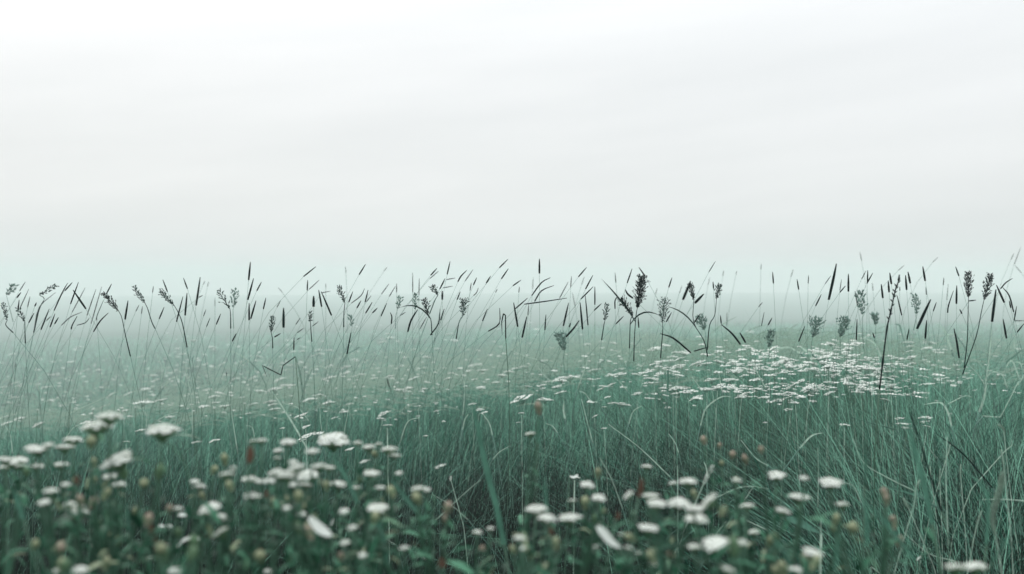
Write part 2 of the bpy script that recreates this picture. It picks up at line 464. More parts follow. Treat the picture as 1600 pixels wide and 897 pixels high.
for (tile, top, bot, stem, w, n, d, mat, phrase, label) in PAN:
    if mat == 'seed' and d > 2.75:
        mat = 'seedmid'  # farther heads take the mist-faded tone
    tp = at(*T(tile, *top), d); bp = at(*T(tile, *bot), d)
    st = [bp] + [at(*T(tile, *s), d) for s in stem]
    dirv = (st[-1] - st[-2])
    path = spline(st, 10)
    tail = to_ground(path[-1], dirv)
    root = Vector((tail[-1].x, tail[-1].y, float(gz(tail[-1].y, tail[-1].x))))
    e = thing('seed_head_grass', label, 'grass seed head', root, 'tall grass seed heads against the mist')
    LAND.append((T(tile, *top)[0], phrase))
    mb = MB()
    r0 = .0013 * d / 2.6 if mat != 'seedpale' else .0007 * d / 2.6
    k = len(path)
    mb.tube([p - root for p in path], [r0 * (.6 + .7 * i / k) for i in range(k)], 5)
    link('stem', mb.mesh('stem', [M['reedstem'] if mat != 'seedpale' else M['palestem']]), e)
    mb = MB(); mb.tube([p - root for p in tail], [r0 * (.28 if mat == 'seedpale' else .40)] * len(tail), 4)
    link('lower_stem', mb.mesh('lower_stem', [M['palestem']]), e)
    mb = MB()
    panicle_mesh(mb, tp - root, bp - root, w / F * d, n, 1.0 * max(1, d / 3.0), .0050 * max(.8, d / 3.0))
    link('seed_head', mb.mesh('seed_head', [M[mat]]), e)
    if mat == 'seed' and random.random() < .5:
        a = path[4] - root
        sg = random.choice((-1, 1))
        mb = MB()
        mb.leaf(bez(a, a + Vector((sg * .03, 0, .05)), a + Vector((sg * .08, random.uniform(-.02, .02), .06 + random.uniform(-.05, .04))), 7), .004)
        link('leaf', mb.mesh('leaf', [M['reedstem']]), e)

# the tall knotty stalk
path = spline([at(*T('D', *p), 2.0) for p in [(797, 228), (775, 290), (765, 335), (745, 430), (725, 520), (702, 700), (680, 890)]], 22)
tail = to_ground(path[-1], path[-1] - path[-3])
root = Vector((tail[-1].x, tail[-1].y, float(gz(tail[-1].y, tail[-1].x))))
e = thing('knotty_stalk', 'tallest dark stalk with knots and tiny buds, crossing the white flower bank', 'stalk', root)
LAND.append((T('D', 760, 0)[0], 'the tall knotty stalk'))
mb = MB(); k = len(path)
mb.tube([p - root for p in path], [.0012 + .0005 * (i / k) + (.0008 if i % 4 == 2 else 0) for i in range(k)], 6)
link('stem', mb.mesh('stem', [M['dark']]), e)
mb = MB(); mb.tube([p - root for p in tail], [.0013] * len(tail), 6)
link('lower_stem', mb.mesh('lower_stem', [M['stem']]), e)
for i in range(1, 13):
    mb = MB()
    p = path[i] - root; sg = 1 if i % 2 else -1
    mb.seed(p, Vector((sg * .8, -.3, .9)), .009, .0016)
    mb.seed(p, Vector((sg * .4, .3, .9)), .007, .0014)
    link('bud', mb.mesh('bud', [M['dark']]), e)
mb = MB()
mb.tube([path[0] - root, path[0] - root + Vector((.001, 0, .012))], [.0028, .001], 6)
link('tip', mb.mesh('tip', [M['dark']]), e)

# ------------------------------------------------------------------ dark blades
# (points top..bottom, weight 0 faint .. 4 very thick)
BL = {
'A': [([(155,235),(120,290)],1),([(128,300),(103,332)],2),([(175,280),(120,400)],1),([(183,325),(168,390)],1),([(222,362),(212,385)],2),
 ([(117,345),(110,405)],2),([(208,425),(175,485)],2),([(412,243),(375,310),(330,410)],2),([(440,240),(395,290)],2),([(478,238),(430,370)],2),
 ([(445,285),(523,400)],3),([(520,270),(440,420)],1),([(585,280),(530,440)],1),([(620,265),(555,490)],1),([(680,248),(648,310)],2),
 ([(300,400),(250,527)],2),([(335,430),(305,512)],2),([(357,452),(333,492)],2),([(310,446),(283,472)],1),([(340,300),(240,390),(205,545)],1),
 ([(780,350),(762,465)],3),([(992,222),(1020,296)],2),([(1118,212),(1142,278)],2),([(1220,208),(1195,380)],3),([(1140,303),(1128,440)],3),
 ([(1115,325),(1075,480)],2),([(1000,390),(970,462)],2),([(1255,405),(1240,445)],1),([(1280,455),(1258,510)],1),([(1345,430),(1318,495)],2),
 ([(1310,330),(1310,385)],0),([(935,262),(930,300)],1),([(1526,115),(1515,225)],3),([(1545,215),(1510,345)],3),([(1518,365),(1518,470)],3),
 ([(1560,350),(1528,460)],3),([(1440,550),(1415,598)],2),([(500,420),(430,450),(375,500)],1),([(660,425),(610,475),(570,540)],2),([(545,455),(520,485),(470,500)],1),
 ([(630,350),(592,440),(590,470)],1),([(470,445),(440,500),(434,525)],2),([(868,385),(862,430)],1),([(848,375),(828,415)],1),([(1235,318),(1212,330)],1),([(1272,235),(1265,262)],0),([(1250,230),(1238,252)],0)],
'B': [([(33,237),(5,290)],2),([(60,333),(45,402)],2),([(168,395),(168,515)],4),([(150,350),(128,390)],1),([(365,143),(290,203)],2),([(315,225),(312,288)],2),
 ([(385,225),(325,280)],1),([(351,322),(351,388)],4),([(382,285),(400,388)],3),([(398,295),(460,440)],3),([(668,128),(628,192)],2),([(590,295),(565,360)],2),
 ([(662,275),(640,320),(582,365)],1),([(683,285),(665,360)],2),([(702,320),(672,358)],1),([(640,350),(615,395)],2),([(708,360),(668,427)],2),([(740,395),(710,425)],2),
 ([(797,365),(762,445)],2),([(810,248),(765,310)],1),([(857,245),(857,300)],1),([(850,262),(812,325)],1),([(818,422),(828,450),(824,492)],2),([(912,420),(880,440)],1),
 ([(955,180),(955,300)],1),([(995,215),(993,315)],1),([(1103,153),(1065,195)],2),([(1113,170),(1060,215)],1),([(1183,110),(1165,190)],2),([(1152,215),(1120,280)],2),
 ([(1215,212),(1160,222)],1),([(1285,165),(1250,200),(1230,235)],2),([(1323,160),(1275,230)],1),([(1135,290),(1135,345)],3),([(1345,210),(1325,255)],2),([(1312,240),(1305,288)],1),
 ([(1245,295),(1225,345)],2),([(1355,270),(1345,300),(1325,320)],1),([(1430,200),(1403,243)],2),([(1535,98),(1483,150)],2),([(1538,155),(1495,218)],2),([(1410,400),(1380,475)],2),
 ([(985,405),(945,470),(925,540)],3),([(1040,450),(1000,520)],1),([(1122,400),(1112,490),(1062,560)],2),([(1147,400),(1125,470)],2),([(1485,395),(1482,490),(1415,537)],2),
 ([(232,575),(230,650)],2),([(578,545),(555,675)],2),([(272,575),(250,588)],1),([(290,518),(253,545)],1),([(150,550),(113,572)],2),([(270,455),(243,495)],1),([(380,478),(345,505)],1),
 ([(545,140),(548,182)],0),([(800,145),(780,170)],0),([(455,292),(400,303)],1),([(135,270),(160,300)],0),([(425,245),(425,275)],0),([(1470,280),(1460,300)],1),([(1200,262),(1140,272)],1)],
'C': [([(167,95),(167,185)],3),([(55,225),(5,260)],2),([(455,147),(405,205)],2),([(493,195),(448,280)],2),([(628,180),(633,240)],1),([(732,155),(702,243)],2),([(773,147),(810,200)],2),
 ([(235,210),(180,240),(120,320)],2),([(255,258),(180,290),(138,355)],2),([(335,335),(200,355),(75,372)],2),([(10,362),(35,510)],3),([(102,370),(97,440)],1),([(90,447),(62,575)],3),
 ([(95,335),(20,400)],2),([(345,363),(313,505)],3),([(207,435),(200,530)],2),([(343,235),(290,335)],1),([(505,265),(505,375)],2),([(495,265),(420,340)],2),([(415,360),(430,525)],3),
 ([(447,320),(463,500)],2),([(545,368),(500,410)],2),([(410,470),(375,520),(328,572)],3),([(357,485),(350,512)],2),([(645,322),(628,350),(628,400)],2),([(690,282),(705,310),(737,335)],3),
 ([(680,445),(633,492)],2),([(768,450),(773,515)],2),([(975,210),(955,270)],2),([(885,275),(875,310)],0),([(1035,260),(1020,305)],0),([(1240,110),(1200,175)],1),([(1088,230),(1042,345)],4),
 ([(1225,235),(1228,275)],2),([(1168,310),(1115,365)],4),([(1270,440),(1275,490)],2),([(1275,495),(1340,550),(1392,617)],3),([(1388,545),(1423,605)],3),([(1310,420),(1308,500)],0),
 ([(1527,360),(1503,388)],1),([(1537,420),(1520,505)],1),([(905,552),(985,580),(1090,668)],3),([(1198,632),(1110,658)],2),([(1147,430),(1110,485)],2),([(972,422),(940,480)],2),
 ([(1290,165),(1285,200)],0),([(1370,168),(1365,190)],0),([(1518,125),(1517,160)],0),([(362,200),(358,270)],1),([(130,208),(125,280)],0),([(45,265),(42,300)],1),([(440,205),(425,250)],0),([(385,390),(368,300)],0),([(1205,208),(1195,255)],0)],
'D': [([(28,175),(33,245)],2),([(153,160),(140,205)],0),([(177,220),(187,283)],2),([(247,195),(245,245)],1),([(417,125),(400,210),(370,345)],4),([(325,312),(290,383)],2),([(490,187),(490,295)],3),
 ([(597,168),(570,220)],1),([(608,165),(606,238)],2),([(638,182),(603,245)],2),([(472,260),(438,300)],2),([(448,220),(438,290)],1),([(742,180),(752,250)],3),([(690,250),(700,335)],3),
 ([(733,230),(738,300)],3),([(803,265),(803,290)],1),([(838,195),(845,285)],3),([(853,175),(867,245)],3),([(943,142),(958,230)],3),([(962,265),(965,315)],1),([(1143,143),(1163,200)],2),
 ([(1072,210),(1068,255)],1),([(991,343),(955,420),(908,522)],4),([(1026,360),(1007,415)],2),([(1150,258),(1148,370)],3),([(1098,250),(1090,345)],0),([(1168,402),(1182,430)],2),
 ([(1389,282),(1365,480)],4),([(1392,255),(1440,362)],3),([(1430,270),(1470,320),(1497,420)],2),([(1515,385),(1500,470)],2),([(1433,463),(1453,580)],3),([(1560,490),(1518,543)],2),
 ([(543,462),(538,590)],2),([(967,470),(958,582)],3),([(860,518),(847,588)],2),([(638,545),(648,577)],2),([(787,320),(815,440)],2),([(580,285),(570,320)],1),([(225,505),(187,600)],2),
 ([(25,455),(0,500)],2),([(1133,520),(1150,600),(1165,700)],3),([(1490,215),(1450,240),(1418,277)],2),([(1130,290),(1100,380),(1095,425)],2),([(1560,473),(1500,473)],1),([(1268,347),(1225,352)],2),
 ([(382,200),(348,248)],1),([(530,290),(545,380)],1),([(635,240),(640,290)],0),([(830,135),(795,165)],0),([(1540,25),(1500,130)],0),([(1505,135),(1543,180)],0),([(1480,100),(1500,60)],0),([(560,55),(570,105)],0),([(1035,85),(1005,115)],0),([(1470,350),(1480,395)],2)],
}
WPX = {0: 1.0, 1: 1.4, 2: 2.1, 3: 3.0, 4: 4.4}
DIST = {0: (6.5, 9.0), 1: (3.4, 4.6), 2: (2.5, 3.4), 3: (2.1, 2.8), 4: (1.9, 2.3)}
blades = []
for tile, L in BL.items():
    for pts, wt in L:
        P = [T(tile, *p) for p in pts]
        if wt == 0 and P[0][1] > P[-1][1]:
            P = P[::-1]
        blades.append((P, wt))
blades.sort(key=lambda b: b[0][0][0])
ORD = ['first', 'second', 'third', 'fourth', 'fifth', 'sixth', 'seventh', 'eighth', 'ninth', 'tenth', 'eleventh', 'twelfth', 'thirteenth',
       'fourteenth', 'fifteenth', 'sixteenth', 'seventeenth', 'eighteenth', 'nineteenth', 'twentieth']
LAND.sort()
counts = {}
for P, wt in blades:
    x = P[0][0]
    near = min(LAND, key=lambda l: abs(l[0] - x))
    side = 'right' if x >= near[0] else 'left'
    counts.setdefault((near, side), []).append(x)
WORD = {0: 'faint grey', 1: 'thin dark', 2: 'dark', 3: 'stout black', 4: 'thick black'}
for P, wt in blades:
    d = random.uniform(*DIST[wt])
    x = P[0][0]
    near = min(LAND, key=lambda l: abs(l[0] - x)); side = 'right' if x >= near[0] else 'left'
    xs = sorted(counts[(near, side)], reverse=(side == 'left'))
    rank = ORD[xs.index(x)]
    curved = len(P) > 2
    dx = P[0][0] - P[-1][0]; dy = P[-1][1] - P[0][1]
    lean = 'upright' if abs(dx) < .18 * dy else ('leaning right' if dx > 0 else 'leaning left')
    label = f"{WORD[wt]} {'curved ' if curved else ''}blade {lean}, {rank} {side} of {near[1]}"
    p3 = [at(a, b, d) for a, b in P]
    up = spline(p3, 7 if curved else 5)
    tail = to_ground(up[-1], up[-1] - up[-2], random.uniform(.15, .4))
    root = Vector((tail[-1].x, tail[-1].y, float(gz(tail[-1].y, tail[-1].x))))
    e = thing('sedge_stalk', label, 'grass blade', root, 'dark grass blades standing in the mist')
    mb = MB(); w = WPX[wt] / F * d / 2
    n = len(up)
    # flattened, slightly folded dark blade with a blunt foot and a tapering tip
    mb.tube([p - root for p in up], [w * (.30 + .75 * math.sin(math.pi * (.04 + .70 * i / (n - 1)))) for i in range(n)], 6)
    link('blade', mb.mesh('blade', [M['dark']]), e)
    mb = MB(); k = len(tail)
    mb.tube([p - root for p in tail], [(.00034 + .0001 * i / k) * (d / 2.5) for i in range(k)], 4)
    link('stem', mb.mesh('stem', [M['palestem']]), e)

# ------------------------------------------------------------------ flat white umbels in the middle of the meadow
def umbel_mesh(seed, rad):
    rs = random.getstate(); random.seed(seed)
    mb = MB(); rays = MB()
    nu = random.randint(9, 13)
    st = random.uniform(.8, 1.0)
    for u in range(nu):
        r = rad * math.sqrt((u + .5) / nu); an = u * 2.4 + random.uniform(-.3, .3)
        c = Vector((math.cos(an) * r, math.sin(an) * r * st, -.20 * r + random.uniform(-.002, .002)))
        rays.tube([Vector((0, 0, -rad * .7)), c * .6 + Vector((0, 0, -rad * .22)), c], [.0005, .0004, .0004], 3, cap=False)
        for k in range(9):
            a2 = k * 2.4; r2 = rad * .26 * math.sqrt((k + .5) / 9)
            q = c + Vector((math.cos(a2) * r2, math.sin(a2) * r2, random.uniform(0, .0016)))
            s = random.uniform(.0020, .0030)
            tip = Vector((0, 0, s * .45))
            ring = [q + Vector((math.cos(j * 1.2566 + k) * s, math.sin(j * 1.2566 + k) * s, random.uniform(-.0004, .0008))) for j in range(5)]
            mb.add(ring + [q + tip, q - tip], [(j, (j + 1) % 5, 5) for j in range(5)] + [((j + 1) % 5, j, 6) for j in range(5)])
    random.setstate(rs)
    return mb, rays


UMB = []
for i in range(7):
    rad = .025
    mb, rays = umbel_mesh(40 + i, rad)
    um = mb.mesh('umbel', [M['white']], smooth=False)
    rm = rays.mesh('umbel_rays', [M['stem']])
    UMB.append((um, rm))
STM = []
for i in range(5):
    mb = MB()
    b = random.uniform(-.12, .12)
    P_ = bez(Vector((0, 0, 0)), Vector((b, .03, -.5)), Vector((b * .4, .0, -1.0)), 9)
    mb.tube(P_, [.0007 + .0008 * k / 9 for k in range(9)], 4)
    STM.append(mb.mesh('stem', [M['straw'] if i % 2 else M['stem']]))

W = []   # x, y, width px, tilt
def wadd(tile, L):
    for t in L:
        x, y = T(tile, t[0], t[1]); s = TILE[tile][2]
        W.append((x, y, (t[2] if len(t) > 2 else 42) / s, t[3] if len(t) > 3 else 0.0))
wadd('A', [(90,850,70,.3),(115,862,90,.2),(935,802,60),(945,832,45,.2),(1415,830,40,.3),(1350,735,40,.5),(885,885,55),(1255,888,40),(485,630,50),(845,692,40),(515,775,45,.3),
 (1535,820,50,.3),(230,770,35),(15,875,60,.3),(430,720,50),(1290,630,80),(1180,590,40),(1110,672,60,-.2),(600,770,40)])
wadd('B', [(193,862,80),(285,655,42),(380,648,42),(445,650,42),(228,658,35),(440,818,80,.2),(540,790,60,.2),(625,800,110,.05),(820,572,60),(765,600,60),(1025,885,38),(930,878,50),
 (865,890,50),(1235,762,42),(1335,738,80),(1290,775,50,.2),(1190,790,45),(1170,820,40),(1330,828,40),(1535,780,60,.2),(1500,800,50),(1380,770,60),(1365,875,50),(550,750,50,.2),
 (600,705,40),(1210,590,70,-.1),(1175,550,50),(20,687,60),(380,672,40),(110,885,80,.1),(1460,845,45),(1040,690,50),(800,550,40),(960,645,30),(1100,640,40),(885,745,35)])
wadd('C', [(500,768,65),(185,862,45),(270,870,50),(425,755,40),(300,822,90,.1),(350,812,90,.05),(960,690,55,.2),(905,720,60,.2),(860,735,50,.2),(1050,663,80),(1020,700,60,.2),(870,637,90,.2),
 (940,620,50),(800,788,50),(1010,800,50),(850,820,80,.1),(830,848,60),(1000,755,60),(940,757,50),(1130,725,90,.1),(1180,730,70),(1260,715,60,-.2),(1360,775,90,.05),(1210,825,80,.05),
 (1330,828,90,.05),(1340,722,60,.2),(1390,738,50),(920,880,50),(980,885,60),(1050,875,80),(650,795,90,.1),(590,802,50),(480,825,40),(520,825,40),(600,860,60,.3),(540,885,50,.4),
 (1410,805,50),(1490,825,60),(1180,885,70),(1250,880,60),(1340,880,80),(1440,870,60),(1490,885,60),(1330,770,60),(1450,740,50),(80,745,60),(200,712,70),(15,762,40),(460,612,40),(380,507,40),(760,660,45),(620,605,40)])
wadd('D', [(385,610,55),(100,705,80,.1),(60,725,80,.2),(130,745,60,-.2),(100,775,40),(265,765,45),(360,665,60),(340,690,70,.1),(500,720,80),(580,710,70,-.1),(560,750,90,.1),(520,770,70),
 (640,760,70,-.1),(670,785,60,-.2),(600,745,80,-.1),(370,740,90,-.4),(430,690,50),(480,640,60),(520,600,90,.1),(100,855,60),(150,860,60,.3),(200,835,50,.3),(260,875,130,.35),(580,865,60),
 (740,820,60,-.1),(770,810,50),(750,870,70),(870,690,70,.1),(780,697,70),(855,600,60),(870,625,50),(990,600,70,-.3),(1020,650,50),(970,635,60),(960,685,40),(940,717,40),(860,655,40),
 (960,855,70,-.1),(830,745,50),(1075,820,40),(720,735,50,.1),(480,820,50),(570,890,70),(670,840,60),(730,780,60),(690,820,50),(620,800,60),(540,800,60),(440,760,50),(300,700,60),(220,740,50),(400,800,50),(500,850,60)])
wadd('F4', [(105,38,50),(150,60,45),(130,85,35),(95,118,40),(30,78,30),(440,15,50),(580,5,50),(545,45,40),(550,70,40),(580,28,40),(745,155,60,.1),(740,175,45),(750,197,35),(360,190,45),
 (640,185,60),(190,10,60,.4),(620,160,40),(655,205,40)])
wadd('F1', [(30,150,65,.1),(90,160,50,.1),(28,182,45),(60,62,45,.2),(90,8,50,.1),(235,75,50,.2),(520,50,70,.4),(605,43,70,.3),(685,20,35),(670,83,80),(757,73,50,.1),(895,47,60),(1030,40,35),
 (1065,48,25),(1020,85,35),(960,103,50),(1060,100,45),(1190,92,40),(800,152,38,.2),(590,123,30),(480,108,30,.3),(175,188,55,.4),(410,178,55),(665,215,50),(1170,137,25),(970,25,28),(595,270,30),(1010,265,45),(925,272,30)])
wadd('F2', [(20,30,50),(80,20,40),(150,5,55),(250,70,58),(340,85,52),(440,92,32),(410,128,35),(370,158,32,.2),(600,135,60,.4),(210,145,60,.3),(85,115,45),(75,95,40),(65,80,50),(235,200,30,.2),
 (125,207,22),(720,15,30),(795,20,25),(1055,118,40,.2),(1075,133,30),(1020,92,35),(690,25,35),(868,385,45,.1),(1060,12,35),(300,48,30),(250,240,105,.25),(510,362,50,.1),(440,305,40,.2),(800,243,14),(603,172,10),(850,128,22)])
wadd('F3', [(435,207,24),(435,107,22),(390,150,28,.3),(510,90,90),(155,68,70),(40,62,90,.15),(210,10,38),(45,135,25),(30,180,14),(450,60,28),(770,42,40),(830,30,80,-.1),(870,60,60,.2),(920,20,50),
 (970,15,40),(1030,15,30),(1110,40,60),(1150,20,60),(1080,55,50),(590,42,50,.2),(640,65,30),(720,15,40),(1195,180,15),(295,437,34,-.2),(780,15,50),(1190,60,50)])
n_placed = len(W)
rnd = random.Random(5)
while len(W) < 292:
    z = rnd.random()
    if z < .45:
        x, y = rnd.gauss(1210, 150), rnd.gauss(590, 26)
    elif z < .7:
        x, y = rnd.uniform(430, 960), rnd.gauss(588, 22)
    else:
        x, y = rnd.uniform(0, 620), rnd.gauss(628, 32)
    if not (0 < x < 1590 and 512 < y < 700):
        continue
    W.append((x, y, rnd.uniform(8, 17), rnd.gauss(.05, .12)))

# landmarks for naming the flowers
bins = {}
FL = []
for (x, y, w, tilt) in W:
    right = math.exp(-((x - 1210) / 250) ** 2)
    d = min(24, dist_for(y, rnd.uniform(.0, .14), x))
    d *= rnd.uniform(.93, 1.05)
    FL.append((x, y, w, tilt, d))
ROW = [(0, 560, 'farthest misty row'), (560, 590, 'far row'), (590, 620, 'middle row'), (620, 660, 'near row'), (660, 999, 'nearest row')]
for f in FL:
    near = min(LAND, key=lambda l: abs(l[0] - f[0])); row = [r for r in ROW if r[0] <= f[1] < r[1]][0][2]
    bins.setdefault((near[1], row), []).append(f)
for f in FL:
    x, y, w, tilt, d = f
    near = min(LAND, key=lambda l: abs(l[0] - x)); row = [r for r in ROW if r[0] <= y < r[1]][0][2]
    b = sorted(bins[(near[1], row)]); i = b.index(f); nb = len(b)
    size = 'broad' if w > 20 else ('small' if w < 11 else 'flat')
    if nb == 1:
        lab = f"only white flower of the {row} below {near[1]}"
    else:
        lab = f"{size} white flower {ORD[i]} from left, {row} below {near[1]}"
    p = at(x, y, d)
    s = (w / F * d) / .053 * 1.2
    s = max(.35, min(4.0, s))
    g0 = float(gz(p.y, p.x)); zz = p.z - g0
    e = thing('umbel_flower', lab, 'flower', Vector((p.x, p.y, g0)), 'white umbel flowers dotted over the meadow')
    um, rm = rnd.choice(UMB)
    head = link('umbel', um, e)
    head.location = Vector((0, 0, zz)); head.scale = (s, s * rnd.uniform(.6, .9), s * rnd.uniform(.7, 1.1))
    head.rotation_euler = (rnd.gauss(.0, .09), -tilt + rnd.gauss(-.06, .10), rnd.uniform(-.2, .2))
    rr = link('rays', rm, head)
    st = link('stem', rnd.choice(STM), e)
    st.location = Vector((0, 0, zz - .7 * .025 * s)); st.scale = (1, 1, zz - .7 * .025 * s + .01)
    st.rotation_euler = (0, 0, rnd.uniform(0, 6.28))

# countless smaller blossoms beyond the larger ones
CL = [(rnd.gauss(1270, 110), rnd.gauss(580, 24)) for _ in range(34)]
mb = MB()
for i in range(1350):
    z = rnd.random()
    if z < .40:
        cc = rnd.choice(CL)
        x, y = rnd.gauss(cc[0], 22), rnd.gauss(cc[1], 5)
    elif z < .75:
        x, y = rnd.uniform(250, 1600), rnd.gauss(575, 26)
    else:
        x, y = rnd.uniform(-60, 700), rnd.gauss(615, 38)
    if y < 497 or y > 660:
        continue
    right = math.exp(-((x - 1210) / 250) ** 2)
    d = min(30, dist_for(y, rnd.uniform(-.10, .18), x)) * rnd.uniform(.95, 1.1)
    c = at(x, y, d); r = (rnd.uniform(2.0, 6.5) if rnd.random() < right else rnd.uniform(1.2, 3.6)) / F * d
    for k in range(7):
        a2 = k * 2.4; r2 = r * math.sqrt((k + .5) / 7)
        q = c + Vector((math.cos(a2) * r2, math.sin(a2) * r2, rnd.uniform(-.001, .001) + r2 * rnd.uniform(-.1, .25)))
        s = r * .42
        ring = [q + Vector((math.cos(j * 1.57 + k) * s, math.sin(j * 1.57 + k) * s, 0)) for j in range(4)]
        tip = Vector((0, 0, s * .45))
        mb.add(ring + [q + tip, q - tip], [(j, (j + 1) % 4, 4) for j in range(4)] + [((j + 1) % 4, j, 5) for j in range(4)])
    mb.tube([c, Vector((c.x + rnd.uniform(-.04, .04), c.y, c.z * .5)), Vector((c.x, c.y, float(gz(c.y, c.x)) - .01))], [.0005, .0006, .0008], 3, mi=1, cap=False)
o = link('tiny_blossoms', mb.mesh('tiny_blossoms', [M['white'], M['stem']], smooth=False))
o['kind'] = 'stuff'; o['label'] = 'countless tiny white blossoms sprinkled over the misty grass'; o['category'] = 'blossoms'

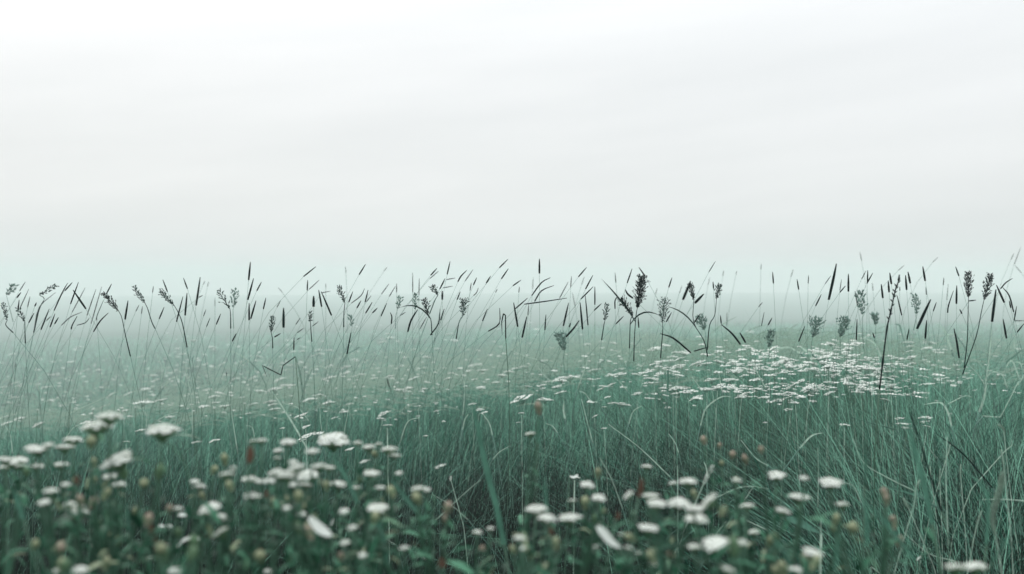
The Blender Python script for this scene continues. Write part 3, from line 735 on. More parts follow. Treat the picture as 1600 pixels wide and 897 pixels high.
# ------------------------------------------------------------------ pale straws and arching leaves in the middle distance
# tile, points (tip .. root end), width px, material, label
ST = [
 ('F1', [(885, -15), (905, 90), (908, 260)], 1.3, 'straw', 'upright pale straw crossed by a flat white flower, left of centre'),
 ('F1', [(1072, -10), (1095, 150), (1122, 330)], 1.3, 'straw', 'long pale straw leaning left above the rust leaf'),
 ('F1', [(392, 186), (345, 208), (300, 275)], 1.2, 'straw', 'pale straw arched over the left white flower heads'),
 ('F1', [(895, 75), (840, 130), (790, 145), (730, 180)], 1.0, 'straw', 'fine pale straw curving between two flat white flowers'),
 ('F1', [(560, 35), (450, 85), (330, 140), (310, 200)], 1.1, 'straw', 'long low pale straw slanting across the misty left'),
 ('F1', [(600, 80), (685, 135), (688, 210)], 1.1, 'straw', 'bent straw under a broad flat white flower'),
 ('F1', [(1160, 195), (1190, 205), (1200, 250)], 1.2, 'straw', 'short hooked pale straw above the rust leaf'),
 ('F1', [(20, 190), (48, 240), (60, 330)], 1.2, 'straw', 'pale straw standing at the left edge'),
 ('F2', [(60, 10), (165, 172), (242, 305)], 2.4, 'straw', 'stout pale straw slanting down to the white flower clump'),
 ('F2', [(130, 92), (200, 115), (250, 175)], 1.2, 'straw', 'thin pale straw arched across the stout slanting one'),
 ('F2', [(985, -10), (982, 70), (975, 150)], 1.6, 'straw', 'upright bright straw beside the blurred broad leaf'),
 ('F2', [(772, 158), (715, 180), (680, 275)], 1.5, 'straw', 'pale arched straw hooked to the right, in mid meadow'),
 ('F2', [(1000, 145), (985, 170), (975, 215)], 1.8, 'straw', 'short bright folded straw left of the broad leaf'),
 ('F2', [(1065, 135), (1100, 185), (1115, 240)], 1.8, 'straw', 'bright curved straw right of the broad leaf'),
 ('F2', [(1200, 292), (1150, 320), (1118, 355)], 1.2, 'straw', 'pale straw reaching left over the dark grass'),
 ('F2', [(440, 95), (425, 180), (410, 262)], 1.1, 'straw', 'thin straw rising to a small white flower'),
 ('F2', [(300, 88), (305, 180), (318, 270)], 1.0, 'straw', 'thin straw left of the stem with a small flower'),
 ('F2', [(1060, 452), (985, 515), (905, 590), (850, 640)], 1.1, 'straw', 'long straight fine straw slanting over the darkest grass'),
 ('F2', [(600, 725), (665, 765), (680, 810)], 1.1, 'straw', 'fine bent straw at the bottom, left of centre'),
 ('F2', [(830, 520), (925, 575), (1000, 640)], .9, 'straw', 'fine straw crossing the long slanting one'),
 ('F3', [(455, 190), (600, 300), (745, 438)], 1.5, 'straw', 'long straight bright straw slanting right through dark grass'),
 ('F3', [(328, 72), (355, 180), (381, 278)], 1.5, 'straw', 'straight bright straw leaning left, above the tan bud'),
 ('F3', [(318, 34), (345, 45), (372, 80), (402, 86)], 1.6, 'straw', 'kinked bright straw high above the tan bud'),
 ('F3', [(160, 187), (190, 198), (214, 230)], 1.4, 'straw', 'little bright hooked straw right of the pink bud'),
 ('F3', [(413, 347), (470, 450), (522, 590)], 1.2, 'straw', 'fine straw slanting between tan bud and rust leaf'),
 ('F3', [(612, 103), (572, 130), (550, 190)], 1.5, 'straw', 'bright straw hooked right under the flower row'),
 ('F3', [(1040, 60), (985, 62), (915, 115), (890, 195)], 2.0, 'straw', 'large bright arch of straw under the white flower bank'),
 ('F3', [(245, 78), (243, 120), (250, 165)], 2.4, 'straw', 'short bright leaf standing right of the pink bud'),
 ('F3', [(1212, 495), (1135, 484), (1060, 492), (975, 532)], 1.2, 'straw', 'fine straw arched level over the near white heads'),
 ('F3', [(1135, 490), (1090, 560), (1050, 610)], 1.3, 'straw', 'straight straw dropping from the level arch'),
 ('F3', [(1005, 588), (1100, 640), (1212, 693)], 1.3, 'straw', 'bright straight straw slanting right at lower right'),
 ('F3', [(1010, 650), (970, 700), (945, 745)], 1.3, 'straw', 'short straw slanting left above the near white pair'),
 ('F3', [(740, 235), (770, 280), (785, 325)], 1.5, 'straw', 'short bright straw in the combed grass'),
 ('F3', [(905, 365), (918, 400), (920, 440)], 2.2, 'straw', 'small bright curled leaf above the near white heads'),
 ('F3', [(1080, 265), (1150, 350), (1208, 385)], 1.3, 'straw', 'pale straw curving behind the peach buds'),
 ('F4', [(258, 230), (205, 245), (150, 302)], 2.4, 'straw', 'bright folded leaf bent left in the combed grass'),
 ('F4', [(732, 98), (815, 88), (850, 135), (866, 200)], 3.2, 'straw', 'broad bright leaf folded down at the right'),
 ('F4', [(1182, -12), (1105, 140), (1085, 156), (1015, 152)], 1.9, 'straw', 'bright straw sharply bent, near the right edge'),
 ('F4', [(1035, -10), (1018, 70), (998, 132)], 3.6, 'straw', 'broad pale blade standing near the right edge'),
 ('F4', [(965, 62), (925, 58), (850, 95)], 1.4, 'straw', 'thin bright straw beside the pinkish knot of leaves'),
 ('F4', [(400, 255), (450, 370), (560, 440), (690, 505)], 1.2, 'straw', 'fine straw falling right towards the curled spike'),
 ('F4', [(755, 295), (775, 325), (798, 350)], 1.8, 'straw', 'short bright fork of straw right of the blurred broad blade'),
 ('F4', [(780, 225), (920, 330), (1060, 492)], 2.4, 'dark', 'long dark blade slanting right under the bright folded leaf'),
 ('F4', [(385, 152), (490, 185), (605, 215)], 1.8, 'blade', 'dark green blade lying level behind the knotty stalk'),
 ('F4', [(480, 505), (560, 488), (700, 525)], 2.6, 'blade', 'green blade arched level above the peach buds'),
 ('F4', [(1210, 10), (1190, 90), (1208, 220)], 2.0, 'blade', 'green blade curving along the right edge'),
 ('F4', [(1010, 545), (1110, 545), (1212, 552)], 1.6, 'straw', 'level pale straw crossing the blurred foxtail'),
 ('F4', [(640, 700), (760, 800), (880, 835)], 1.2, 'straw', 'fine straw slanting right above the bottom white pair'),
 ('F4', [(490, 890), (488, 865), (540, 905)], 1.2, 'straw', 'tiny bent straw at the bottom edge, right'),
 ('F4', [(330, 465), (400, 480), (440, 560)], 1.1, 'straw', 'pale curved straw right of the blurred white disc'),
 ('A', [(1130, 740), (1142, 820), (1158, 900)], 1.5, 'straw', 'bright straight straw in the misty left meadow'),
 ('A', [(1150, 872), (1062, 820), (1000, 875)], 1.3, 'straw', 'bright low arch of straw in the misty left meadow'),
 ('A', [(203, 680), (222, 780), (236, 900)], 1.2, 'straw', 'thin pale straw under the ragged left seed heads'),
 ('A', [(955, 675), (985, 760), (980, 900)], 1.1, 'straw', 'pale straw hooked at its tip, left of the low arch'),
 ('A', [(1375, 645), (1460, 680), (1520, 720)], 1.4, 'straw', 'pale straw slanting right under the loose spreading head'),
 ('B', [(240, 690), (268, 790), (278, 862)], 1.8, 'blade', 'green blade right of the black zigzag blade'),
 ('B', [(440, 775), (390, 750), (340, 762), (320, 800)], 1.4, 'straw', 'pale hooped straw right of the black zigzag blade'),
 ('B', [(855, 640), (905, 668), (925, 700)], 1.2, 'straw', 'pale short straw in the centre of the far meadow'),
 ('B', [(1060, 750), (1095, 820), (1117, 900)], 1.4, 'straw', 'pale straw leaning left at the centre of the meadow'),
 ('B', [(1248, 775), (1265, 840), (1272, 900)], 1.5, 'straw', 'upright pale straw under a small white flower'),
 ('B', [(720, 600), (680, 618), (632, 632)], 1.2, 'straw', 'pale level straw in the far misty meadow'),
 ('C', [(100, 552), (58, 592), (0, 655)], 1.3, 'straw', 'long pale straw slanting left at the centre'),
 ('C', [(5, 655), (80, 690), (160, 712)], 1.2, 'straw', 'pale straw falling right, crossing the slanting one'),
 ('C', [(155, 748), (200, 810), (250, 850)], 1.4, 'straw', 'bright V of straw left of the bushy grey head'),
 ('C', [(508, 475), (470, 680), (400, 890)], 1.6, 'straw', 'long pale curved straw left of the largest seed head'),
 ('C', [(685, 625), (655, 662), (598, 688)], 1.3, 'straw', 'fine forked straw below the largest seed head'),
 ('C', [(655, 665), (678, 700), (697, 752)], 1.2, 'straw', 'thin straw dropping from the fine forked one'),
 ('C', [(1095, 815), (1130, 860), (1155, 900)], 1.5, 'straw', 'bright straw slanting right within the flower bank'),
 ('C', [(1258, 785), (1268, 840), (1278, 900)], 1.4, 'straw', 'bright upright straw within the flower bank'),
 ('C', [(1468, 735), (1500, 800), (1545, 885)], 1.6, 'straw', 'bright straw slanting right, left of the densest flowers'),
 ('C', [(640, 833), (670, 860), (702, 900)], 1.3, 'straw', 'short bright straw falling right below the largest seed head'),
 ('C', [(950, 745), (950, 820), (948, 905)], 3.2, 'blade', 'stout dark green stalk standing in the white flowers'),
 ('C', [(850, 520), (818, 552), (788, 580)], 1.2, 'straw', 'pale slanting straw right of the largest seed head'),
 ('D', [(1022, 487), (1075, 530), (1098, 590), (1118, 650)], 3.6, 'straw', 'broad pale leaf arching right in the mist'),
 ('D', [(580, 575), (650, 610), (688, 692)], 3.0, 'straw', 'pale arching leaf above the densest white flowers'),
 ('D', [(768, 495), (800, 500), (815, 545)], 2.0, 'blade', 'small hooked green leaf right of the knotty stalk'),
 ('D', [(195, 628), (225, 650), (265, 675)], 3.2, 'straw', 'short bright leaf at the left of the densest flowers'),
 ('D', [(-5, 620), (60, 640), (130, 635), (195, 672)], 2.2, 'straw', 'pale wavy leaf draped over the flower bank'),
 ('D', [(1440, 790), (1462, 735), (1492, 722), (1535, 830)], 2.4, 'straw', 'pale arched leaf at the right edge of the meadow'),
 ('D', [(1500, 725), (1535, 730), (1562, 790)], 2.4, 'straw', 'pale hooked leaf touching the right edge'),
 ('D', [(1320, 830), (1370, 785), (1430, 810), (1455, 880)], 1.8, 'straw', 'looping straw below the tall black rod'),
 ('D', [(1255, 705), (1300, 745), (1340, 795)], 1.3, 'straw', 'thin straw slanting right below the twin heads'),
 ('D', [(1225, 745), (1280, 800), (1330, 880)], 1.3, 'straw', 'second thin straw just under the slanting one by the twin heads'),
 ('D', [(1365, 480), (1350, 680), (1318, 900)], 2.6, 'straw', 'long stout pale stem rising to the tall black rod'),
 ('D', [(975, 557), (1060, 562), (1140, 553)], 1.4, 'straw', 'pale level straw behind the broad arching leaf'),
 ('D', [(1560, 640), (1500, 690), (1450, 730)], 2.6, 'blade', 'green blade slanting down from the right edge'),
 ('D', [(1510, 590), (1500, 620), (1508, 645)], 2.2, 'straw', 'little pale leaf near the right edge in mist'),
 ('D', [(1520, 870), (1545, 830), (1562, 800)], 1.6, 'straw', 'pale slanting straw low at the right edge'),
]
for tile, pts, w, mat, label in ST:
    P = [T(tile, *p) for p in pts]
    ymax = max(p[1] for p in P)
    d = max(1.7, min(8.0, .93 * dist_for(ymax, .0, P[0][0])))
    path = spline([at(a, b, d) for a, b in P], 12)
    dv = path[-1] - path[-2]
    tail = to_ground(path[-1], dv if dv.z < 0 else Vector((dv.x, dv.y, -abs(dv.x))), .15)
    root = Vector((tail[-1].x, tail[-1].y, float(gz(tail[-1].y, tail[-1].x))))
    bright = w >= 2
    w = w if bright else w * 1.45
    e = thing('bent_leaf' if bright else 'dry_straw', label, 'grass leaf' if bright else 'straw', root, 'bent leaves and straws in the meadow')
    mb = MB(); ww = w / F * d; n = len(path)
    if bright:
        mb.leaf([p - root for p in path], ww * 1.15, Vector((.2, -1, .35)), shape=lambda t: .12 + .88 * min(1, t * 2.2) ** .8)
    else:
        mb.tube([p - root for p in path], [ww * .5 * (.45 + .55 * i / n) for i in range(n)], 5)
    link('leaf' if bright else 'straw_tip', mb.mesh('leaf', [M[mat]]), e)
    mb = MB(); k = len(tail)
    mb.tube([p - root for p in tail], [max(.0005, ww * (.45 - .25 * min(1, i / 3))) for i in range(k)], 5)
    link('stem', mb.mesh('stem', [M['palestem']]), e)

# the black zigzag blade and the hooped black one
for tile, pts, d, label, nm in [
    ('B', [(66, 812), (38, 745), (95, 775), (152, 803), (165, 745), (240, 692)], 3.4, 'black zigzag blade folded twice, low in the misty left meadow', 'folded_blade'),
    ('B', [(1500, 560), (1497, 480), (1508, 430), (1520, 440), (1522, 582)], 3.0, 'dark blade bent over into a narrow hoop near the centre', 'hooped_blade')]:
    path = [at(*T(tile, *p), d) for p in pts]
    fine = []
    for a, b in zip(path[:-1], path[1:]):
        fine += [a.lerp(b, k / 5) for k in range(5)]
    fine.append(path[-1])
    tail = to_ground(fine[-1], Vector((.1, 0, -1)), .2)
    root = Vector((tail[-1].x, tail[-1].y, float(gz(tail[-1].y, tail[-1].x))))
    e = thing(nm, label, 'grass blade', root)
    mb = MB(); mb.leaf([p - root for p in fine], .0036, Vector((.1, -1, .2)), shape=lambda t: .25 + .75 * min(1, 3 * t))
    link('leaf', mb.mesh('leaf', [M['dark']]), e)
    mb = MB(); mb.tube([p - root for p in tail], .0012, 5)
    link('stem', mb.mesh('stem', [M['stem']]), e)

# ------------------------------------------------------------------ foreground flower heads, blurred
def head_mesh(seed, flat):
    rs = random.getstate(); random.seed(seed)
    mb = MB(); R = 1.0
    n = 15
    for u in range(n):
        r = R * .80 * math.sqrt((u + .4) / n); an = u * 2.4 + random.uniform(-.2, .2)
        zz = flat * (1 - (r / R) ** 2) + random.uniform(-.03, .03)
        c = Vector((math.cos(an) * r, math.sin(an) * r, zz))
        nrm = Vector((c.x * flat, c.y * flat, .8)).normalized()
        x = nrm.orthogonal().normalized(); y = nrm.cross(x)
        s = random.uniform(.26, .36)
        a0 = random.uniform(0, 6.28)
        for j in range(5):
            a = a0 + j * 1.2566
            t = x * math.cos(a) + y * math.sin(a); b = nrm.cross(t)
            lift = random.uniform(-.02, .08)
            mb.add([c, c + t * s * .6 + b * s * .36 + nrm * lift, c + t * s + nrm * (lift - .03), c + t * s * .6 - b * s * .36 + nrm * lift],
                   [(0, 1, 2, 3)], 0)
        ring = [c + nrm * .07 + (x * math.cos(k * 1.57) + y * math.sin(k * 1.57)) * s * .2 for k in range(4)]
        mb.add(ring + [c + nrm * .13], [(0, 1, 4), (1, 2, 4), (2, 3, 4), (3, 0, 4)], 2)
    # green cup underneath
    vs = []; S = 10
    for i, (rr, z) in enumerate([(.80, flat * .15), (.66, -.14), (.30, -.42), (.09, -.70)]):
        for k in range(S):
            a = 2 * math.pi * k / S
            q = 1 + .12 * (k % 2) * (i < 2)
            vs.append(Vector((math.cos(a) * rr * q, math.sin(a) * rr * q, z)))
    fs = [(i * S + k, i * S + (k + 1) % S, (i + 1) * S + (k + 1) % S, (i + 1) * S + k) for i in range(3) for k in range(S)]
    mb.add(vs, fs, 1)
    random.setstate(rs)
    return mb.mesh('flower_head', [M['white'], M['calyx'], M['bud']], smooth=False)


HEADS = [head_mesh(70 + i, random.uniform(.16, .34)) for i in range(6)]


def bud_mesh(seed, mat):
    rs = random.getstate(); random.seed(seed)
    mb = MB()
    S = 8
    prof = [(.12, -.9), (.55, -.6), (.85, -.1), (.78, .35), (.45, .7), (.1, .85)]
    vs = [Vector((math.cos(2 * math.pi * k / S) * r * random.uniform(.85, 1.15), math.sin(2 * math.pi * k / S) * r * random.uniform(.85, 1.15), z)) for r, z in prof for k in range(S)]
    fs = [(i * S + k, i * S + (k + 1) % S, (i + 1) * S + (k + 1) % S, (i + 1) * S + k) for i in range(len(prof) - 1) for k in range(S)]
    fs.append(tuple((len(prof) - 1) * S + k for k in range(S)))
    mb.add(vs, fs, 0)
    for k in range(10):     # bracts
        a = k * .63
        d = Vector((math.cos(a), math.sin(a), 0))
        mb.add([d * .5 + Vector((0, 0, -.65)), d * .98 + Vector((d.y, -d.x, 0)) * .2 + Vector((0, 0, -.1)), d * .95 + Vector((0, 0, .5)), d * .98 - Vector((d.y, -d.x, 0)) * .2 + Vector((0, 0, -.1))], [(0, 1, 2, 3)], 1)
    random.setstate(rs)
    return mb.mesh('bud', [M[mat], M['calyx']])


BUDS = {m: [bud_mesh(90 + i, m) for i in range(3)] for m in ('bud', 'peach')}
BUDS['green'] = [bud_mesh(95 + i, 'calyx') for i in range(2)]


def px(tile, L):
    s = TILE[tile][2]
    return [(*T(tile, t[0], t[1]), t[2] / s, (t[3] if len(t) > 3 else 0.0)) for t in L]


HD = (px('F1', [(345,268,75),(180,312,85),(225,290,50),(305,300,75),(175,388,60),(25,360,60),(75,370,95),(285,385,60),(240,508,60),(520,438,62),(560,478,62),(150,300,60),
 (460,208,130,.15),(555,365,140,.25),(210,560,60),(355,585,72),(365,617,95,.1),(840,590,42),(940,487,55),(920,460,40),(1070,430,62,.1),(1100,397,26),
 (1175,452,62),(1185,530,62),(1195,270,42),(990,590,90,.2),(1050,630,52,-.3),(1040,705,85,.6),(780,775,45,.6),(830,885,62),(380,880,60),(270,880,40),(310,475,40),
 (765,225,130,.02),(515,160,100,.2),(30,395,50),(100,388,50),(450,555,30),(330,570,50)])
 + px('F2', [(25,268,50,.1),(150,277,65),(105,316,40),(265,318,60),(365,268,130,.05),(480,280,40),(532,298,62),(580,283,30),(628,312,66),(655,338,50),(545,422,66),(100,350,30),(175,368,36),
 (192,397,66),(295,392,70),(345,397,50),(150,430,95),(245,438,98),(90,420,60,.3),(13,460,34),(65,460,54),(385,475,76),(183,475,50),(235,478,62),(475,490,40),(10,530,34),(575,588,86),
 (765,497,60),(805,500,36),(675,420,32),(145,585,20),(217,617,40),(420,750,42),(455,680,40),(503,810,36),(700,775,42),(1107,682,32),(1045,700,40),(55,885,32),(120,440,60),(585,490,44),(415,600,40)])
 + px('F3', [(85,237,46),(115,592,86),(165,637,70),(272,632,92),(355,478,60),(410,540,60),(655,530,70,-.1),(683,565,86),(785,565,86,.05),(830,462,76,.05),(760,470,36),(930,555,92,.8),
 (860,590,82),(870,640,96),(645,682,86),(550,525,50,.6),(515,710,32),(550,773,36),(1110,577,60),(1020,880,72,-.4),(970,765,125,.15),(860,770,60),(1085,750,50),
 (35,730,50),(55,775,40),(635,390,46),(610,800,52),(665,855,26),(1140,700,50),(1060,455,42),(400,768,26),(285,550,40)])
 + px('F4', [(40,435,72),(295,467,92),(150,537,86),(350,570,62),(70,600,62),(210,797,82),(885,867,94),(980,867,94),(170,445,40),(130,880,60)]))
BD = ([(*T('F1', *p), 'bud') for p in [(445,455),(680,470),(165,758),(1010,405),(1060,355),(430,275),(1085,480),(560,740),(440,370),(640,610),(290,850),(760,780),(500,845)]]
 + [(*T('F1', *p), 'peach') for p in [(700,640),(800,590),(380,548),(440,560),(285,775)]]
 + [(*T('F2', *p), 'bud') for p in [(560,330),(640,508),(760,540),(150,555),(200,530),(80,560),(330,480)]]
 + [(*T('F2', *p), 'peach') for p in [(905,585),(895,640),(1070,780),(400,815),(250,700)]]
 + [(*T('F3', *p), 'bud') for p in [(405,420),(345,560),(995,600),(860,520),(990,375),(1060,455),(5,780),(430,600)]]
 + [(*T('F3', *p), 'peach') for p in [(750,808),(905,265),(980,290),(125,112),(1175,310),(1100,355),(1040,335)]]
 + [(*T('F4', *p), 'peach') for p in [(550,515),(590,640),(620,740),(175,822),(560,545),(597,665)]]
 + [(*T('F4', *p), 'bud') for p in [(310,680),(400,680),(320,640),(35,885),(10,740)]])
EXTRA = random.Random(3)
for k in range(24):
    if k < 16:
        x, y = EXTRA.uniform(0, 640), EXTRA.uniform(735, 890)
    else:
        x, y = EXTRA.uniform(820, 1290), EXTRA.uniform(770, 890)
    BD.append((x, y, EXTRA.choice(['green', 'green', 'bud'])))

PL = [  # centre px, distance, label
 (22, 728, .98, 'white-flowered plant at the left edge, heads at its top'),
 (68, 705, .92, 'white-flowered plant next to the left edge, four heads in a row'),
 (115, 690, .96, 'tall blurred white-flowered plant with its heads grouped on the left'),
 (165, 675, .86, 'blurred plant with slanted flat white tops on the left'),
 (180, 750, .90, 'blurred plant with small white heads under the slanted tops'),
 (85, 782, .80, 'blurred pale-headed plant low at the left'),
 (125, 802, .86, 'blurred plant with one wide and one narrow white head, lower left'),
 (110, 885, .72, 'blurred white-flowered plant at the bottom left'),
 (270, 790, .84, 'blurred plant with a small white head and peach bud'),
 (318, 757, .92, 'blurred plant with white heads left of the rust leaf'),
 (345, 800, .80, 'blurred plant with a slanting chain of white heads, lower left'),
 (275, 885, .74, 'blurred plant with a white head cut by the bottom edge'),
 (388, 755, .88, 'blurred plant with white heads below the tall rust leaf'),
 (440, 700, .96, 'blurred plant with small heads behind the dense clump'),
 (460, 745, .84, 'blurred plant at the heart of the dense white clump'),
 (480, 730, .90, 'blurred plant on the right of the dense white clump'),
 (520, 690, 1.05, 'plant topped by the widest arched white head'),
 (580, 700, 1.02, 'plant with a stair of four white heads, right of the dense clump'),
 (585, 740, .94, 'blurred plant with one white head under the stair of four'),
 (590, 795, .84, 'blurred plant with a single wide white head, centre left'),
 (655, 765, .90, 'blurred plant with greenish double head, centre left'),
 (480, 810, .80, 'blurred leafy plant with small heads below the dense clump'),
 (540, 855, .76, 'blurred low plant with small green-white heads'),
 (640, 860, .82, 'blurred plant with one round white head low in the centre'),
 (760, 830, .92, 'blurred plant with two small grey heads, centre'),
 (828, 680, 1.10, 'blurred lone round head on a faint stem, centre'),
 (850, 800, .82, 'blurred plant with three white heads just right of centre'),
 (920, 765, .92, 'blurred plant with tan bud and a pale head'),
 (818, 850, .74, 'blurred low plant with pale round heads, bottom centre'),
 (1010, 735, .98, 'blurred plant with a small cream head above the rust leaf'),
 (1025, 783, .84, 'blurred plant with two overlapping white heads right of the rust leaf'),
 (1060, 787, .86, 'blurred plant with one clean white disc'),
 (1075, 752, .94, 'blurred plant with a white disc and a cream bud above'),
 (1095, 800, .80, 'blurred plant with three stacked white heads, one tipped up'),
 (1012, 828, .76, 'blurred plant with one domed bright white head'),
 (975, 850, .80, 'blurred plant with small round white buds'),
 (1110, 855, .72, 'blurred plant with a long white head near the bottom'),
 (1140, 895, .70, 'blurred plant with a tilted white head at the bottom edge'),
 (1168, 790, .90, 'blurred plant with a pale grey disc right of the stacked heads'),
 (1135, 690, 1.05, 'blurred bush of peach and cream buds, right of centre'),
 (1215, 744, .98, 'blurred plant with a soft grey-white head beside peach buds'),
 (1298, 755, .94, 'blurred plant with one bright oval head at the right'),
 (1250, 778, .88, 'blurred plant with a domed white head left of the oval one'),
 (1316, 789, .92, 'blurred plant with a small pale disc below the oval head'),
 (1222, 800, .82, 'blurred plant with a faint grey head and green leaves'),
 (1268, 865, .76, 'blurred plant with white head over a beige bud, lower right'),
 (1395, 810, .90, 'blurred plant with a column of peach buds'),
 (1320, 825, .84, 'blurred plant with cream and green buds, lower right'),
 (1495, 887, .72, 'blurred plant with a left white head of the bottom right pair'),
 (1524, 887, .74, 'blurred plant with a right white head of the bottom right pair'),
]
LB = {i: [] for i in range(len(PL))}
LH = {i: [] for i in range(len(PL))}
for h in HD:
    i = min(range(len(PL)), key=lambda k: (PL[k][0] - h[0]) ** 2 + 1.2 * (PL[k][1] - h[1]) ** 2)
    LH[i].append(h)
for b in BD:
    i = min(range(len(PL)), key=lambda k: (PL[k][0] - b[0]) ** 2 + .6 * (PL[k][1] - b[1]) ** 2)
    LB[i].append(b)


def leaf_cluster(mb, p, n, size, spread):
    for k in range(n):
        a = random.uniform(0, 6.28); el = random.uniform(-.3, 1.1)
        d = Vector((math.cos(a) * math.cos(el), math.sin(a) * math.cos(el), math.sin(el)))
        s = p + Vector([random.gauss(0, spread) for _ in range(3)])
        L = size * random.uniform(.6, 1.4)
        e2 = s + d * L + Vector((0, 0, -L * random.uniform(.1, .5)))
        pts = bez(s, s + d * L * .55 + Vector((0, 0, L * .12)), e2, 5)
        t = random.random() ** 1.3 * .9
        if random.random() < .05:
            t = 1.0
        mb.leaf(pts, L * random.uniform(.14, .28), Vector((random.uniform(-.5, .5), random.uniform(-.6, .3), 1)), fold=.12, tint=t)


for i, (cx, cy, d0, label) in enumerate(PL):
    hs = LH[i]; bs = LB[i]
    if not hs and not bs:
        print('EMPTY PLANT', label); continue
    top = min([h[1] for h in hs] + [b[1] for b in bs])
    base = at(cx, 897, d0)
    root = Vector((base.x + random.uniform(-.03, .03), d0 + random.uniform(-.02, .04), 0))
    e = thing('flowering_plant', label, 'flowering plant', root, 'white flowering plants in the foreground')
    stem = MB(); fol = MB()
    nodep = Vector((root.x + random.uniform(-.01, .01), root.y, max(.55, at(cx, max(cy + 70, 860), d0).z - .05)))
    stem.tube([p - root for p in bez(Vector((root.x, root.y, -.01)), Vector((root.x + random.uniform(-.03, .03), root.y, .4)), nodep, 7)],
              [.0034 - .0002 * k for k in range(7)], 6)
    for (x, y, w, tilt) in hs:
        d = d0 * random.uniform(.95, 1.06)
        p = at(x, y, d); r = max(.0035, w / F * d * .5 * 1.30)
        q = p - Vector((0, 0, r * .65))
        path = bez(nodep, Vector((q.x * .8 + nodep.x * .2, q.y, nodep.z * .55 + q.z * .45)), q, 8)
        stem.tube([v - root for v in path], [.0022 - .00018 * k for k in range(8)], 5)
        for k in (3, 5, 6):
            leaf_cluster(fol, path[k] - root, 3, .016, .005)
        o = link('flower_head', random.choice(HEADS), e)
        o.location = p - root
        o.scale = (r, r * random.uniform(.75, 1), r * .95)
        o.rotation_euler = (random.gauss(.16, .13), -tilt + random.gauss(0, .08), random.uniform(-.4, .4))
    for (x, y, kind) in bs:
        d = d0 * random.uniform(.93, 1.08)
        p = at(x, y, d); r = random.uniform(.0032, .0055)
        q = p - Vector((0, 0, r * .8))
        path = bez(nodep, Vector((q.x * .7 + nodep.x * .3, q.y, nodep.z * .5 + q.z * .5)), q, 7)
        stem.tube([v - root for v in path], [.002 - .00018 * k for k in range(7)], 5)
        leaf_cluster(fol, path[4] - root, 3, .018, .008)
        leaf_cluster(fol, path[5] - root, 3, .013, .005)
        o = link('bud', random.choice(BUDS[kind]), e)
        o.location = p - root; o.scale = (r * .85, r * .85, r * random.uniform(1.1, 1.7))
        o.rotation_euler = (random.gauss(0, .3), random.gauss(0, .3), 0)
    zt = nodep.z
    left = cx < 680
    for k in range(7 if left else 4):
        z = random.uniform(zt - .22, zt + .07)
        leaf_cluster(fol, Vector((random.gauss(0, .030), random.gauss(0, .03), z)), 5, random.choice((.014, .018, .024)), .016)
    for k in range(12):
        z = random.uniform(.15, zt - .15)
        leaf_cluster(fol, Vector((random.gauss(0, .015), random.gauss(0, .015), z)), 4, .035, .008)
    for k in range(13):      # long narrow basal leaves
        a = random.uniform(0, 6.28); r_ = random.uniform(.04, .11); hgt = nodep.z + random.uniform(-.12, .09 if left else .04)
        b0 = Vector((random.gauss(0, .012), random.gauss(0, .012), .0))
        t0 = Vector((math.cos(a) * r_, abs(math.sin(a)) * r_ * .7 - .02, hgt))
        fol.leaf(bez(b0, Vector((t0.x * .25, t0.y * .25, hgt * .8)), t0, 10), random.uniform(.002, .0055), Vector((random.uniform(-.4, .4), -1, .2)),
                 fold=.2, tint=random.uniform(.1, .7), shape=lambda t: 1 - .95 * t ** 2)
    link('stem', stem.mesh('stem', [M['stem']]), e)
    link('foliage', fol.mesh('foliage', [M['foliage']], tint=True), e)

# ------------------------------------------------------------------ rust coloured leaves, loose white petals
RU = [('F1', (1180, 285), (1175, 375), 34, .86, 'tall blurred rust-coloured leaf among white heads, left'),
      ('F1', (358, 425), (362, 475), 26, .86, 'small blurred rust leaf at the far left'),
      ('F1', (700, 640), (735, 760), 28, .82, 'dark brown drooping leaf, lower left'),
      ('F3', (610, 435), (596, 535), 30, .92, 'tall blurred rust-coloured leaf right of centre'),
      ('F3', (175, 665), (182, 715), 26, .80, 'small brown leaf below the three central white heads'),
      ('F3', (500, 600), (490, 640), 20, .86, 'dull brown leaf left of the domed white head'),
      ('F2', (45, 495), (50, 540), 18, .86, 'tiny dark red leaf in the dense white clump'),
      ('F2', (870, 815), (878, 870), 40, .86, 'faint brown leaf at the bottom centre')]
for tile, a, b, w, d, label in RU:
    pa = at(*T(tile, *a), d); pb = at(*T(tile, *b), d)
    tail = to_ground(pb, pb - pa, .1)
    root = Vector((tail[-1].x, tail[-1].y, float(gz(tail[-1].y, tail[-1].x))))
    e = thing('withered_leaf', label, 'withered leaf', root)
    mb = MB(); mb.leaf([p - root for p in bez(pb, pb.lerp(pa, .5) + Vector((.002, -.003, 0)), pa, 7)], w / 3.02 / F * d, Vector((.2, -1, .3)), fold=.3)
    link('leaf', mb.mesh('leaf', [M['rust']]), e)
    mb = MB(); mb.tube([p - root for p in tail], .0011, 5)
    link('stem', mb.mesh('stem', [M['stem']]), e)

